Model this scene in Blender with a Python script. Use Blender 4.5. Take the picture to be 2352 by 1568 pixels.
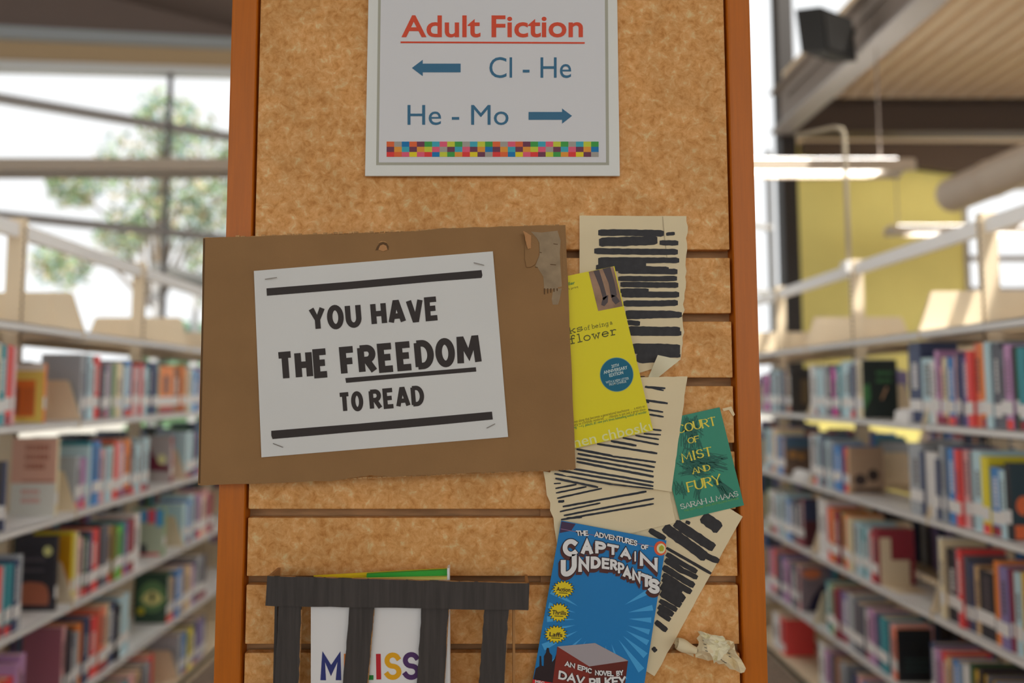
import bpy, bmesh, math, random
from mathutils import Vector, Matrix, noise

for o in list(bpy.data.objects):
    bpy.data.objects.remove(o, do_unlink=True)
SC = bpy.context.scene
COL = SC.collection
PI = math.pi

# ------------------------------------------------------------------ camera
FPX, CX, CY = 1568.0, 1128.0, 784.0            # focal length and principal point in photo pixels (2352 x 1568)
PITCH = math.radians(4.0)
EYE = 1.5
SP, CP = math.sin(PITCH), math.cos(PITCH)
cam_d = bpy.data.cameras.new('camera')
cam = bpy.data.objects.new('camera', cam_d)
COL.objects.link(cam)
cam.location = (0, 0, EYE)
cam.rotation_euler = (PI / 2 + PITCH, 0, 0)
cam_d.sensor_width = 36.0
cam_d.lens = 36.0 * FPX / 2352.0
cam_d.shift_x = (1176.0 - CX) / 2352.0
cam_d.clip_start = 0.02
cam_d.clip_end = 300
cam_d.dof.use_dof = True
cam_d.dof.focus_distance = 0.785
cam_d.dof.aperture_fstop = 2.0
SC.camera = cam

# ------------------------------------------------------------------ light and exposure
w = bpy.data.worlds.new('sky')
SC.world = w
w.use_nodes = True
bg = w.node_tree.nodes['Background']
bg.inputs[0].default_value = (0.97, 0.99, 1.0, 1)
bg.inputs[1].default_value = 2.7
sun_d = bpy.data.lights.new('sun', 'SUN')
sun_d.energy = 10.0
sun_d.angle = 0.01
sun_d.color = (1.0, 0.95, 0.86)
sun = bpy.data.objects.new('sun', sun_d)
COL.objects.link(sun)
sun.location = (-4, -6, 14)
sun.rotation_euler = (math.radians(38), 0, math.radians(28))
SC.view_settings.view_transform = 'Standard'
SC.view_settings.look = 'None'
SC.view_settings.gamma = 1.0
SC.view_settings.use_curve_mapping = False
SC.view_settings.exposure = -1.15

# ------------------------------------------------------------------ photo pixel -> point on a known plane
def ray(px, py):
    a, b = (px - CX) / FPX, (CY - py) / FPX
    return Vector((a, CP - SP * b, SP + CP * b))
def W(px, py, Y):                                # on the plane y = Y
    d = ray(px, py)
    t = Y / d.y
    return Vector((d.x * t, Y, EYE + d.z * t))
def on_x(px, py, X):
    d = ray(px, py)
    t = X / d.x
    return Vector((X, d.y * t, EYE + d.z * t))
def y_on_side(px, X, z):                         # depth of a point of the plane x = X seen at column px, height z
    zc = FPX * X / (px - CX)
    return (zc - (z - EYE) * SP) / CP

# ------------------------------------------------------------------ materials
def lin(c):
    c = c / 255.0
    return c / 12.92 if c <= 0.04045 else ((c + 0.055) / 1.055) ** 2.4
def rgb(r, g, b, k=1.0):
    return (min(lin(r) * k, 0.92), min(lin(g) * k, 0.92), min(lin(b) * k, 0.92), 1)
MATS = {}
def mat(name, c, rough=0.6, metal=0.0, var=0.0, scale=40.0, stretch=None, emit=0.0, bump=0.0, bscale=200.0, spec=0.4, c2=None):
    if name in MATS:
        return MATS[name]
    m = bpy.data.materials.new(name)
    m.use_nodes = True
    nt = m.node_tree
    b = nt.nodes['Principled BSDF']
    b.inputs['Base Color'].default_value = c
    b.inputs['Roughness'].default_value = rough
    b.inputs['Metallic'].default_value = metal
    b.inputs['Specular IOR Level'].default_value = spec
    if emit:
        b.inputs['Emission Color'].default_value = c
        b.inputs['Emission Strength'].default_value = emit
    if var or bump or c2:
        tc = nt.nodes.new('ShaderNodeTexCoord')
        mp = nt.nodes.new('ShaderNodeMapping')
        if stretch:
            mp.inputs['Scale'].default_value = stretch
        nt.links.new(tc.outputs['Object'], mp.inputs[0])
    if var or c2:
        n = nt.nodes.new('ShaderNodeTexNoise')
        n.inputs['Scale'].default_value = scale
        n.inputs['Detail'].default_value = 6
        nt.links.new(mp.outputs[0], n.inputs['Vector'])
        r = nt.nodes.new('ShaderNodeValToRGB')
        r.color_ramp.elements[0].position = 0.32
        r.color_ramp.elements[1].position = 0.68
        if c2:
            r.color_ramp.elements[0].color = c
            r.color_ramp.elements[1].color = c2
        else:
            r.color_ramp.elements[0].color = tuple(x * (1 - var) for x in c[:3]) + (1,)
            r.color_ramp.elements[1].color = tuple(min(x * (1 + var), 0.95) for x in c[:3]) + (1,)
        nt.links.new(n.outputs['Fac'], r.inputs[0])
        nt.links.new(r.outputs[0], b.inputs['Base Color'])
    if bump:
        n2 = nt.nodes.new('ShaderNodeTexNoise')
        n2.inputs['Scale'].default_value = bscale
        n2.inputs['Detail'].default_value = 4
        nt.links.new(mp.outputs[0], n2.inputs['Vector'])
        bp = nt.nodes.new('ShaderNodeBump')
        bp.inputs['Strength'].default_value = bump
        bp.inputs['Distance'].default_value = 0.002
        nt.links.new(n2.outputs['Fac'], bp.inputs['Height'])
        nt.links.new(bp.outputs[0], b.inputs['Normal'])
    MATS[name] = m
    return m

G = 2.0    # photo values sit about this far below the surface's own reflectance
def ph(name, r, g, b, rough=0.6, k=G, **kw):
    return mat(name, rgb(r, g, b, k), rough, **kw)

def slat_material():
    m = bpy.data.materials.new('mottled_tan_linoleum')
    m.use_nodes = True
    nt = m.node_tree
    b = nt.nodes['Principled BSDF']
    b.inputs['Roughness'].default_value = 0.55
    b.inputs['Specular IOR Level'].default_value = 0.3
    tc = nt.nodes.new('ShaderNodeTexCoord')
    geo = nt.nodes.new('ShaderNodeNewGeometry')
    n1 = nt.nodes.new('ShaderNodeTexNoise')
    n1.inputs['Scale'].default_value = 95
    n1.inputs['Detail'].default_value = 9
    n1.inputs['Roughness'].default_value = 0.68
    n1.inputs['Distortion'].default_value = 0.45
    nt.links.new(geo.outputs['Position'], n1.inputs['Vector'])
    r1 = nt.nodes.new('ShaderNodeValToRGB')
    e = r1.color_ramp.elements
    e[0].position = 0.33; e[0].color = rgb(160, 108, 52, 1.85)
    e[1].position = 0.67; e[1].color = rgb(200, 165, 120, 1.85)
    x = e.new(0.45); x.color = rgb(176, 128, 74, 1.85)
    x = e.new(0.55); x.color = rgb(184, 140, 90, 1.85)
    nt.links.new(n1.outputs['Fac'], r1.inputs[0])
    n2 = nt.nodes.new('ShaderNodeTexNoise')
    n2.inputs['Scale'].default_value = 17
    n2.inputs['Detail'].default_value = 5
    n2.inputs['Distortion'].default_value = 1.0
    nt.links.new(geo.outputs['Position'], n2.inputs['Vector'])
    r2 = nt.nodes.new('ShaderNodeValToRGB')
    r2.color_ramp.elements[0].position = 0.35; r2.color_ramp.elements[0].color = (0.88, 0.84, 0.76, 1)
    r2.color_ramp.elements[1].position = 0.65; r2.color_ramp.elements[1].color = (1.06, 1.04, 1.02, 1)
    nt.links.new(n2.outputs['Fac'], r2.inputs[0])
    mx = nt.nodes.new('ShaderNodeMix')
    mx.data_type = 'RGBA'
    mx.blend_type = 'MULTIPLY'
    mx.inputs[0].default_value = 1.0
    nt.links.new(r1.outputs[0], mx.inputs[6])
    nt.links.new(r2.outputs[0], mx.inputs[7])
    nt.links.new(mx.outputs[2], b.inputs['Base Color'])
    return m

def glass_material():
    m = bpy.data.materials.new('window_glass')
    m.use_nodes = True
    nt = m.node_tree
    nt.nodes.remove(nt.nodes['Principled BSDF'])
    out = nt.nodes['Material Output']
    t = nt.nodes.new('ShaderNodeBsdfTransparent')
    g = nt.nodes.new('ShaderNodeBsdfGlossy')
    g.inputs['Roughness'].default_value = 0.02
    mx = nt.nodes.new('ShaderNodeMixShader')
    mx.inputs[0].default_value = 0.05
    nt.links.new(t.outputs[0], mx.inputs[1])
    nt.links.new(g.outputs[0], mx.inputs[2])
    nt.links.new(mx.outputs[0], out.inputs[0])
    return m

M_SLAT = slat_material()
M_GLASS = glass_material()
M_WOOD = ph('orange_maple', 164, 88, 8, 0.38, k=1.6, var=0.06, scale=30, stretch=(9, 9, 0.5), spec=0.5)
M_WOODD = ph('slot_wood', 136, 102, 68, 0.7, k=1.8, var=0.2, scale=20, stretch=(1.2, 8, 8))
M_CARD = ph('brown_cardboard', 122, 92, 58, 0.8, k=1.8, var=0.06, scale=14, stretch=(1, 1, 1), bump=0.15, bscale=400)
M_CARDE = ph('cardboard_edge', 150, 115, 75, 0.85, k=1.9, var=0.3, scale=160)
M_CARDD = ph('cardboard_flute', 82, 60, 38, 0.9, k=1.8)
M_TORN = ph('torn_cardboard_liner', 122, 106, 84, 0.9, k=1.95, var=0.16, scale=60)
M_PEEL = ph('peeled_liner', 150, 110, 72, 0.85, k=1.9)
M_PAPER = ph('white_paper', 172, 173, 171, 0.55, k=2.0, var=0.015, scale=8)
M_INK = ph('printed_black', 44, 38, 36, 0.6, k=1.6)
M_SIGNW = ph('sign_white', 178, 180, 176, 0.35, k=2.0)
M_SIGNP = ph('sign_sheet', 172, 173, 175, 0.45, k=2.0)
M_SIGNL = ph('sign_border_grey', 138, 138, 125, 0.5, k=1.9)
M_RED = ph('sign_red', 176, 62, 38, 0.5, k=1.9)
M_BLUE = ph('sign_blue', 44, 90, 118, 0.5, k=1.8)
M_CREAM = ph('cream_book_page', 182, 168, 138, 0.75, k=2.0, var=0.035, scale=12)
M_CREAMB = ph('cream_page_reverse', 190, 175, 150, 0.75, k=2.0)
M_MARK = ph('black_marker', 42, 41, 43, 0.55, k=1.6, var=0.2, scale=120)
M_MARKB = ph('blue_black_marker', 36, 40, 48, 0.55, k=1.6, var=0.2, scale=120)
M_YEL = ph('yellow_cover', 182, 170, 0, 0.4, k=2.0)
M_STEEL = mat('staple_steel', (0.55, 0.55, 0.55, 1), 0.35, metal=0.9)
M_BOXB = ph('black_painted_card', 50, 46, 44, 0.6, k=1.9, var=0.22, scale=26, stretch=(9, 1, 0.6), bump=0.3, bscale=60)
M_BOXI = ph('raw_card_inside', 140, 102, 62, 0.85, k=1.8)
M_SHELF = ph('putty_metal', 186, 172, 148, 0.42, k=1.75)
M_LIP = ph('lightened_shelf_lip', 205, 202, 200, 0.3, k=1.8)  # near-face shelves made paler, reflected light put into the colour
M_RAIL = ph('lightened_rail', 222, 222, 218, 0.45, k=1.8)  # colour raised to stand in for window light on the rails
M_PAGES = ph('book_pages', 190, 172, 150, 0.8, k=1.8)
M_LABEL = ph('white_spine_label', 205, 203, 208, 0.5, k=2.0)
M_DARKST = ph('dark_brown_steel', 62, 50, 42, 0.55, k=1.6)
M_BLACKST = ph('black_steel', 40, 36, 34, 0.45, k=1.4)
M_GREYST = ph('grey_steel', 122, 112, 104, 0.45, k=1.6)

# ------------------------------------------------------------------ mesh helpers
ORG = {}
class MB:
    def __init__(self):
        self.v, self.f, self.mi = [], [], []
    def add(self, vs, fs, mi=0):
        n = len(self.v)
        self.v += [Vector(p) for p in vs]
        for f in fs:
            self.f.append([i + n for i in f])
            self.mi.append(mi)
        return self
    def box(self, x0, x1, y0, y1, z0, z1, mi=0):
        vs = [(x, y, z) for x in (x0, x1) for y in (y0, y1) for z in (z0, z1)]
        return self.add(vs, [(0, 1, 3, 2), (4, 6, 7, 5), (0, 4, 5, 1), (2, 3, 7, 6), (0, 2, 6, 4), (1, 5, 7, 3)], mi)
    def obox(self, c, ax, ay, az, mi=0):         # box from a centre and three half-axis vectors
        c, ax, ay, az = Vector(c), Vector(ax), Vector(ay), Vector(az)
        vs = [c + ax * i + ay * j + az * k for i in (-1, 1) for j in (-1, 1) for k in (-1, 1)]
        return self.add(vs, [(0, 1, 3, 2), (4, 6, 7, 5), (0, 4, 5, 1), (2, 3, 7, 6), (0, 2, 6, 4), (1, 5, 7, 3)], mi)
    def prism(self, pts, ext, mi=0):             # polygon of 3D points pushed along ext
        n = len(pts)
        e = Vector(ext)
        vs = [Vector(p) for p in pts] + [Vector(p) + e for p in pts]
        fs = [list(range(n)), list(range(2 * n - 1, n - 1, -1))]
        fs += [(i, i + n, (i + 1) % n + n, (i + 1) % n) for i in range(n)]
        return self.add(vs, fs, mi)
    def tube(self, pts, r, seg=12, cap=True, mi=0):
        pts = [Vector(p) for p in pts]
        rs = r if isinstance(r, (list, tuple)) else [r] * len(pts)
        vs, fs = [], []
        for i, p in enumerate(pts):
            d = (pts[min(i + 1, len(pts) - 1)] - pts[max(i - 1, 0)]).normalized()
            a = d.cross(Vector((0.31, 0.17, 0.93)) if abs(d.z) < 0.9 else Vector((1, 0, 0))).normalized()
            b = d.cross(a)
            for k in range(seg):
                t = 2 * PI * k / seg
                vs.append(p + (a * math.cos(t) + b * math.sin(t)) * rs[i])
        for i in range(len(pts) - 1):
            for k in range(seg):
                fs.append((i * seg + k, i * seg + (k + 1) % seg, (i + 1) * seg + (k + 1) % seg, (i + 1) * seg + k))
        if cap:
            fs.append(list(range(seg))[::-1])
            fs.append([(len(pts) - 1) * seg + k for k in range(seg)])
        return self.add(vs, fs, mi)
    def build(self, name, mats, parent=None, origin=None, smooth=False, fixn=True):
        if parent is not None:
            o0 = ORG[parent.name]
        elif origin is not None:
            o0 = Vector(origin)
        else:
            o0 = Vector((0, 0, 0))
            if self.v:
                xs = [p.x for p in self.v]; ys = [p.y for p in self.v]; zs = [p.z for p in self.v]
                o0 = Vector(((min(xs) + max(xs)) / 2, (min(ys) + max(ys)) / 2, min(zs)))
        me = bpy.data.meshes.new(name)
        me.from_pydata([p - o0 for p in self.v], [], self.f)
        if not isinstance(mats, (list, tuple)):
            mats = [mats]
        for m in mats:
            me.materials.append(m)
        if len(mats) > 1:
            me.polygons.foreach_set('material_index', self.mi)
        if fixn:
            bm = bmesh.new()
            bm.from_mesh(me)
            bmesh.ops.recalc_face_normals(bm, faces=bm.faces)
            bm.to_mesh(me)
            bm.free()
        if smooth:
            me.polygons.foreach_set('use_smooth', [True] * len(me.polygons))
        me.update()
        ob = bpy.data.objects.new(name, me)
        COL.objects.link(ob)
        if parent is not None:
            ob.parent = parent
        else:
            ob.location = o0
        ORG[ob.name] = o0
        return ob
def tag(o, label=None, cat=None, group=None, kind=None):
    if label: o['label'] = label
    if cat: o['category'] = cat
    if group: o['group'] = group
    if kind: o['kind'] = kind
    return o
def empty(name, loc, label=None, cat=None, group=None, kind=None):
    o = bpy.data.objects.new(name, None)
    o.empty_display_size = 0.05
    COL.objects.link(o)
    o.location = loc
    ORG[o.name] = Vector(loc)
    return tag(o, label, cat, group, kind)

# flat things described by their outline in the photo, laid on a surface whose depth is surf(px, py)
def const(Y):
    return lambda px, py: Y
def P(p, surf):
    return W(p[0], p[1], surf(p[0], p[1]))
def flat(mb, pts, surf, thick=0.0, mi=0):
    v = [P(p, surf) for p in pts]
    if thick:
        mb.prism(v, (0, thick, 0), mi)
    else:
        mb.add(v, [list(range(len(v)))], mi)
    return mb
def lerp2(a, b, t):
    return (a[0] + (b[0] - a[0]) * t, a[1] + (b[1] - a[1]) * t)
def bil(q, u, v):                                # q = TL, TR, BR, BL
    return lerp2(lerp2(q[0], q[1], u), lerp2(q[3], q[2], u), v)
def sheet(mb, q, nx, ny, surf, rag=None, thick=0.0004, seed=1, mi=0):
    rnd = random.Random(seed)
    rag = rag or (0, 0, 0, 0)                    # ragged amplitude top, right, bottom, left
    g = []
    for j in range(ny + 1):
        for i in range(nx + 1):
            x, y = bil(q, i / nx, j / ny)
            if j == 0: y += rnd.uniform(-1, 1) * rag[0]
            if i == nx: x += rnd.uniform(-1, 1) * rag[1]
            if j == ny: y += rnd.uniform(-1, 1) * rag[2]
            if i == 0: x += rnd.uniform(-1, 1) * rag[3]
            g.append(P((x, y), surf))
    fs = [(j * (nx + 1) + i, j * (nx + 1) + i + 1, (j + 1) * (nx + 1) + i + 1, (j + 1) * (nx + 1) + i)
          for j in range(ny) for i in range(nx)]
    n = len(g)
    back = [p + Vector((0, thick, 0)) for p in g]
    allf = fs + [tuple(k + n for k in reversed(f)) for f in fs]
    edge = [j * (nx + 1) for j in range(ny + 1)]
    mb.add(g + back, allf, mi)
    for ids in (list(range(nx + 1)), [ny * (nx + 1) + i for i in range(nx + 1)], edge, [e + nx for e in edge]):
        m = len(ids)                              # the cut edge keeps its own points, so the face shades flat up to it
        mb.add([g[i] for i in ids] + [back[i] for i in ids], [(k, k + 1, m + k + 1, m + k) for k in range(m - 1)], mi)
    return mb
def ring(c, rx, ry, n=36, rot=0.0):
    return [(c[0] + math.cos(2 * PI * i / n) * rx * math.cos(rot) - math.sin(2 * PI * i / n) * ry * math.sin(rot),
             c[1] + math.cos(2 * PI * i / n) * rx * math.sin(rot) + math.sin(2 * PI * i / n) * ry * math.cos(rot)) for i in range(n)]

# ------------------------------------------------------------------ stroke lettering
def arc(cx, cy, rx, ry, a0, a1, n=14):
    return [(cx + rx * math.cos(math.radians(a0 + (a1 - a0) * i / n)), cy + ry * math.sin(math.radians(a0 + (a1 - a0) * i / n))) for i in range(n + 1)]
SS = arc(.5, .75, .46, .25, 25, 270) + arc(.5, .25, .5, .25, 90, -155)[1:]
GL = {
 'A': (.95, [[(0, 0), (.5, 1), (1, 0)], [(.2, .3), (.8, .3)]]),
 'B': (.8, [[(0, 0), (0, 1)], [(0, 1), (.5, 1)] + arc(.5, .76, .42, .24, 90, -90)[1:] + [(0, .52)], [(0, .52), (.5, .52)] + arc(.5, .26, .5, .26, 90, -90)[1:] + [(0, 0)]]),
 'C': (.9, [arc(.55, .5, .55, .5, 48, 312, 22)]),
 'D': (.9, [[(0, 0), (0, 1)], [(0, 1), (.35, 1)] + arc(.35, .5, .65, .5, 90, -90, 18)[1:] + [(0, 0)]]),
 'E': (.75, [[(1, 1), (0, 1), (0, 0), (1, 0)], [(0, .52), (.85, .52)]]),
 'F': (.72, [[(1, 1), (0, 1), (0, 0)], [(0, .5), (.85, .5)]]),
 'G': (.95, [arc(.55, .5, .55, .5, 48, 330, 22) + [(1.02, .45), (.62, .45)]]),
 'H': (.9, [[(0, 0), (0, 1)], [(1, 0), (1, 1)], [(0, .5), (1, .5)]]),
 'I': (.12, [[(.5, 0), (.5, 1)]]),
 'J': (.55, [[(1, 1), (1, .25)] + arc(.5, .25, .5, .25, 0, -170)[1:]]),
 'K': (.85, [[(0, 0), (0, 1)], [(1, 1), (0, .42)], [(.3, .6), (1, 0)]]),
 'L': (.7, [[(0, 1), (0, 0), (1, 0)]]),
 'M': (1.15, [[(0, 0), (.08, 1), (.5, .25), (.92, 1), (1, 0)]]),
 'N': (.95, [[(0, 0), (0, 1), (1, 0), (1, 1)]]),
 'O': (1.0, [arc(.5, .5, .5, .5, 90, 450, 30)]),
 'P': (.78, [[(0, 0), (0, 1)], [(0, 1), (.5, 1)] + arc(.5, .73, .5, .27, 90, -90)[1:] + [(0, .46)]]),
 'R': (.82, [[(0, 0), (0, 1)], [(0, 1), (.5, 1)] + arc(.5, .74, .46, .26, 90, -90)[1:] + [(0, .48)], [(.45, .48), (1, 0)]]),
 'S': (.75, [SS]),
 'T': (.85, [[(.5, 0), (.5, 1)], [(0, 1), (1, 1)]]),
 'U': (.9, [[(0, 1), (0, .38)] + arc(.5, .38, .5, .38, 180, 360, 18)[1:] + [(1, 1)]]),
 'V': (.92, [[(0, 1), (.5, 0), (1, 1)]]),
 'W': (1.3, [[(0, 1), (.25, 0), (.5, .8), (.75, 0), (1, 1)]]),
 'Y': (.9, [[(0, 1), (.5, .45), (1, 1)], [(.5, .45), (.5, 0)]]),
 '.': (.1, [[(.5, 0), (.5, .06)]]),
 '-': (.45, [[(0, .4), (1, .4)]]),
 # lower case with typewriter slabs
 'k': (.62, [[(.15, 0), (.15, 1)], [(.9, .62), (.15, .3)], [(.4, .42), (.92, 0)], [(0, 1), (.15, 1)], [(0, 0), (.35, 0)], [(.7, .62), (1, .62)], [(.72, 0), (1, 0)]]),
 's': (.55, [[(x, y * .62) for x, y in SS], [(.93, .64), (.93, .48)], [(.05, 0), (.05, .14)]]),
 'o': (.62, [arc(.5, .31, .5, .31, 90, 450, 24)]),
 'f': (.55, [arc(.72, .8, .3, .2, 20, 180) + [(.42, 0)], [(.1, .6), (.85, .6)], [(.15, 0), (.75, 0)]]),
 'b': (.62, [[(.12, 0), (.12, 1), (0, 1)], arc(.55, .31, .45, .31, 180, -180, 24)]),
 'e': (.62, [[(.02, .33), (.98, .33)] + arc(.5, .31, .48, .31, 5, 320, 22)[1:]]),
 'i': (.45, [[(.2, .62), (.5, .62), (.5, 0)], [(.1, 0), (.9, 0)], [(.5, .85), (.5, .93)]]),
 'n': (.66, [[(0, .62), (.15, .62), (.15, 0)], arc(.5, .38, .34, .24, 180, 0) + [(.84, 0)], [(0, 0), (.32, 0)], [(.68, 0), (1, 0)]]),
 'g': (.62, [arc(.48, .31, .42, .31, 0, 360, 22), [(1.05, .62), (.9, .62), (.9, -.15)] + arc(.48, -.12, .42, .2, 0, -160)[1:]]),
 'a': (.62, [arc(.45, .42, .4, .2, 150, 0) + [(.85, .05), (1, 0)], arc(.45, .18, .4, .18, 0, 360, 20)]),
 'l': (.45, [[(.15, 1), (.5, 1), (.5, 0)], [(.05, 0), (.95, 0)]]),
 'w': (.8, [[(.1, .62), (.3, 0), (.5, .5), (.7, 0), (.9, .62)], [(0, .62), (.25, .62)], [(.75, .62), (1, .62)]]),
 'r': (.6, [[(.05, .62), (.28, .62), (.28, 0)], arc(.68, .38, .38, .24, 180, 50), [(.05, 0), (.65, 0)]]),
 'd': (.62, [[(.88, 0), (.88, 1)], arc(.45, .31, .43, .31, 0, 360, 24)]),
 't': (.5, [[(.4, .9), (.4, .12)] + arc(.62, .12, .22, .12, 180, 330)[1:], [(.05, .62), (.9, .62)]]),
 'c': (.58, [arc(.5, .31, .48, .31, 45, 320, 20)]),
 'h': (.62, [[(.12, 0), (.12, 1)], arc(.48, .38, .36, .24, 180, 0) + [(.84, 0)]]),
}
def glyph_pts(ch, o, ex, ey):
    adv, st = GL[ch]
    return [[(o[0] + ex[0] * x + ey[0] * y, o[1] + ex[1] * x + ey[1] * y) for x, y in s] for s in st]
def next_lift(mb):
    mb.k = getattr(mb, 'k', 0) + 1
    return mb.k % 11
def stroke(mb, pts, width, surf, nib=None, thin=0.35, mi=0, cap=0.0):
    pts = [pts[0]] + [p for a, p in zip(pts, pts[1:]) if (p[0] - a[0]) ** 2 + (p[1] - a[1]) ** 2 > 1e-6]
    n = len(pts)
    if n < 2:
        return
    closed = math.dist(pts[0], pts[-1]) < 0.02 * max(width, 1)
    L, R = [], []
    for i in range(n):
        def nd(a, b):
            d = math.dist(a, b)
            return ((b[0] - a[0]) / d, (b[1] - a[1]) / d)
        if i == 0: d0 = d1 = nd(pts[0], pts[1])
        elif i == n - 1: d0 = d1 = nd(pts[-2], pts[-1])
        else: d0, d1 = nd(pts[i - 1], pts[i]), nd(pts[i], pts[i + 1])
        if closed and i in (0, n - 1):
            d0, d1 = nd(pts[-2], pts[-1]), nd(pts[0], pts[1])
        tx, ty = d0[0] + d1[0], d0[1] + d1[1]
        l = math.hypot(tx, ty)
        if l < 1e-4:
            tx, ty, l = d1[0], d1[1], 1
        tx, ty = tx / l, ty / l
        cosv = max(tx * d1[0] + ty * d1[1], 0.5)
        wd = width
        if nib is not None:
            a = math.atan2(-ty, tx)
            wd = width * (thin + (1 - thin) * abs(math.sin(a - nib)))
        h = wd / 2 / cosv
        px, py = pts[i]
        if cap and not closed:
            if i == 0: px, py = px - tx * cap, py - ty * cap
            if i == n - 1: px, py = px + tx * cap, py + ty * cap
        L.append((px - ty * h, py + tx * h))
        R.append((px + ty * h, py - tx * h))
    lift = Vector((0, -1.4e-5 * next_lift(mb), 0))   # ink laid over ink never lies in one plane
    vs = [P(p, surf) + lift for p in L] + [P(p, surf) + lift for p in R]
    mb.add(vs, [(i, i + 1, n + i + 1, n + i) for i in range(n - 1)], mi)
def stroke_text(mb, text, p0, p1, up, width, surf, nib=None, thin=0.35, gap=0.28, serif=0.0, space=0.55, mi=0, cap=None, adv=None):
    """text on the baseline p0 -> p1 (photo pixels), up = vector of the capital height"""
    hl = math.hypot(*up)
    inset = width / 2 / hl
    tot = 0
    for i, c in enumerate(text):
        tot += space if c == ' ' else (adv or {}).get(c, GL[c][0])
        if c != ' ' and i < len(text) - 1 and text[i + 1] != ' ':
            tot += gap
    bx = (p1[0] - p0[0], p1[1] - p0[1])
    cur = 0
    wfrac = width / math.hypot(*bx)
    for i, c in enumerate(text):
        a = space if c == ' ' else (adv or {}).get(c, GL[c][0])
        if c != ' ':
            t0 = cur / tot * (1 - wfrac) + wfrac / 2
            aw = a / tot * (1 - wfrac)
            o = (p0[0] + bx[0] * t0 + up[0] * inset, p0[1] + bx[1] * t0 + up[1] * inset)
            ex = (bx[0] * aw, bx[1] * aw)
            ey = (up[0] * (1 - 2 * inset), up[1] * (1 - 2 * inset))
            for s in glyph_pts(c, o, ex, ey):
                stroke(mb, s, width, surf, nib, thin, mi, cap=width * 0.45 if cap is None else cap)
                if serif:
                    src = GL[c][1]
                    for e in (0, -1):
                        gi = [q for q in src][[k for k, z in enumerate(glyph_pts(c, o, ex, ey)) if z[0] == s[0] and z[-1] == s[-1]][0]]
                        y = gi[e][1]
                        if abs(y) < 1e-6 or abs(y - 1) < 1e-6:
                            d = math.hypot(*bx)
                            u = (bx[0] / d, bx[1] / d)
                            q = s[e]
                            if abs(gi[e][1] - gi[1 if e == 0 else -2][1]) > 0.05:
                                stroke(mb, [(q[0] - u[0] * serif, q[1] - u[1] * serif), (q[0] + u[0] * serif, q[1] + u[1] * serif)], width * 0.32, surf, mi=mi)
                            else:
                                v = (up[0] / hl, up[1] / hl)
                                s2 = serif * 0.8 * (-1 if y > .5 else 1)
                                stroke(mb, [q, (q[0] + v[0] * s2, q[1] + v[1] * s2)], width * 0.35, surf, mi=mi)
            cur += a
            if i < len(text) - 1 and text[i + 1] != ' ':
                cur += gap
        else:
            cur += a
    return mb
def font_text(mb, text, p0, p1, up, surf, weight=0.0, mi=0, spacing=1.0):
    """text in Blender's own typeface, its box laid on p0 (bottom left), p1 (bottom right) and up"""
    cu = bpy.data.curves.new('t', 'FONT')
    cu.body = text
    cu.offset = weight
    cu.resolution_u = 4
    cu.space_character = spacing
    ob = bpy.data.objects.new('t', cu)
    COL.objects.link(ob)
    dg = bpy.context.evaluated_depsgraph_get()
    me = bpy.data.meshes.new_from_object(ob.evaluated_get(dg))
    vs = [(v.co.x, v.co.y) for v in me.vertices]
    fs = [list(p.vertices) for p in me.polygons]
    bpy.data.objects.remove(ob)
    bpy.data.curves.remove(cu)
    bpy.data.meshes.remove(me)
    x0 = min(v[0] for v in vs); x1 = max(v[0] for v in vs)
    y0 = min(v[1] for v in vs); y1 = max(v[1] for v in vs)
    out = []
    for x, y in vs:
        a, b = (x - x0) / (x1 - x0), (y - y0) / (y1 - y0)
        out.append(P((p0[0] + (p1[0] - p0[0]) * a + up[0] * b, p0[1] + (p1[1] - p0[1]) * a + up[1] * b), surf))
    mb.add(out, fs, mi)
    return mb
def marker(mb, a, b, wd, surf, rnd, mi=0, rough=0.07):
    """one felt-pen bar from a to b"""
    n = max(6, int(math.dist(a, b) / 7))
    dx, dy = (b[0] - a[0]) / math.dist(a, b), (b[1] - a[1]) / math.dist(a, b)
    L, R = [], []
    drift = 0
    for i in range(n + 1):
        t = i / n
        drift += rnd.uniform(-1, 1) * wd * 0.018
        x, y = a[0] + (b[0] - a[0]) * t, a[1] + (b[1] - a[1]) * t
        e = 0.72 if i in (0, n) else 1
        hl = wd / 2 * e * (1 + rnd.uniform(-rough, rough))
        hr = wd / 2 * e * (1 + rnd.uniform(-rough, rough))
        x += -dy * drift; y += dx * drift
        L.append((x + dy * hl, y - dx * hl)); R.append((x - dy * hr, y + dx * hr))
    lift = Vector((0, -1.4e-5 * next_lift(mb), 0))
    vs = [P(p, surf) + lift for p in L] + [P(p, surf) + lift for p in R]
    m = n + 1
    mb.add(vs, [(i, i + 1, m + i + 1, m + i) for i in range(n)], mi)

# =================================================================== THE ROOM
def struct(name, mb, m, parent=None, **kw):
    o = mb.build(name, m, parent, **kw)
    if parent is None:
        o['kind'] = 'structure'
    return o
M_FLOOR = ph('brown_carpet', 105, 92, 80, 0.95, k=1.6, var=0.2, scale=30)
M_CEIL = ph('cream_steel_deck', 232, 210, 178, 0.5, k=1.14)
M_SOFFIT = ph('brown_grey_soffit', 104, 92, 86, 0.7, k=1.5)
M_LIME = ph('lime_wall_paint', 190, 180, 108, 0.7, k=1.6, var=0.03, scale=2)
M_FRAMEW = ph('window_frame_grey', 168, 164, 162, 0.45, k=1.2)
M_TAN = ph('tan_trim', 172, 150, 118, 0.6, k=1.4)
M_GROUND = ph('pale_paving', 190, 184, 172, 0.9, k=1.0, var=0.1, scale=2)

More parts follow.
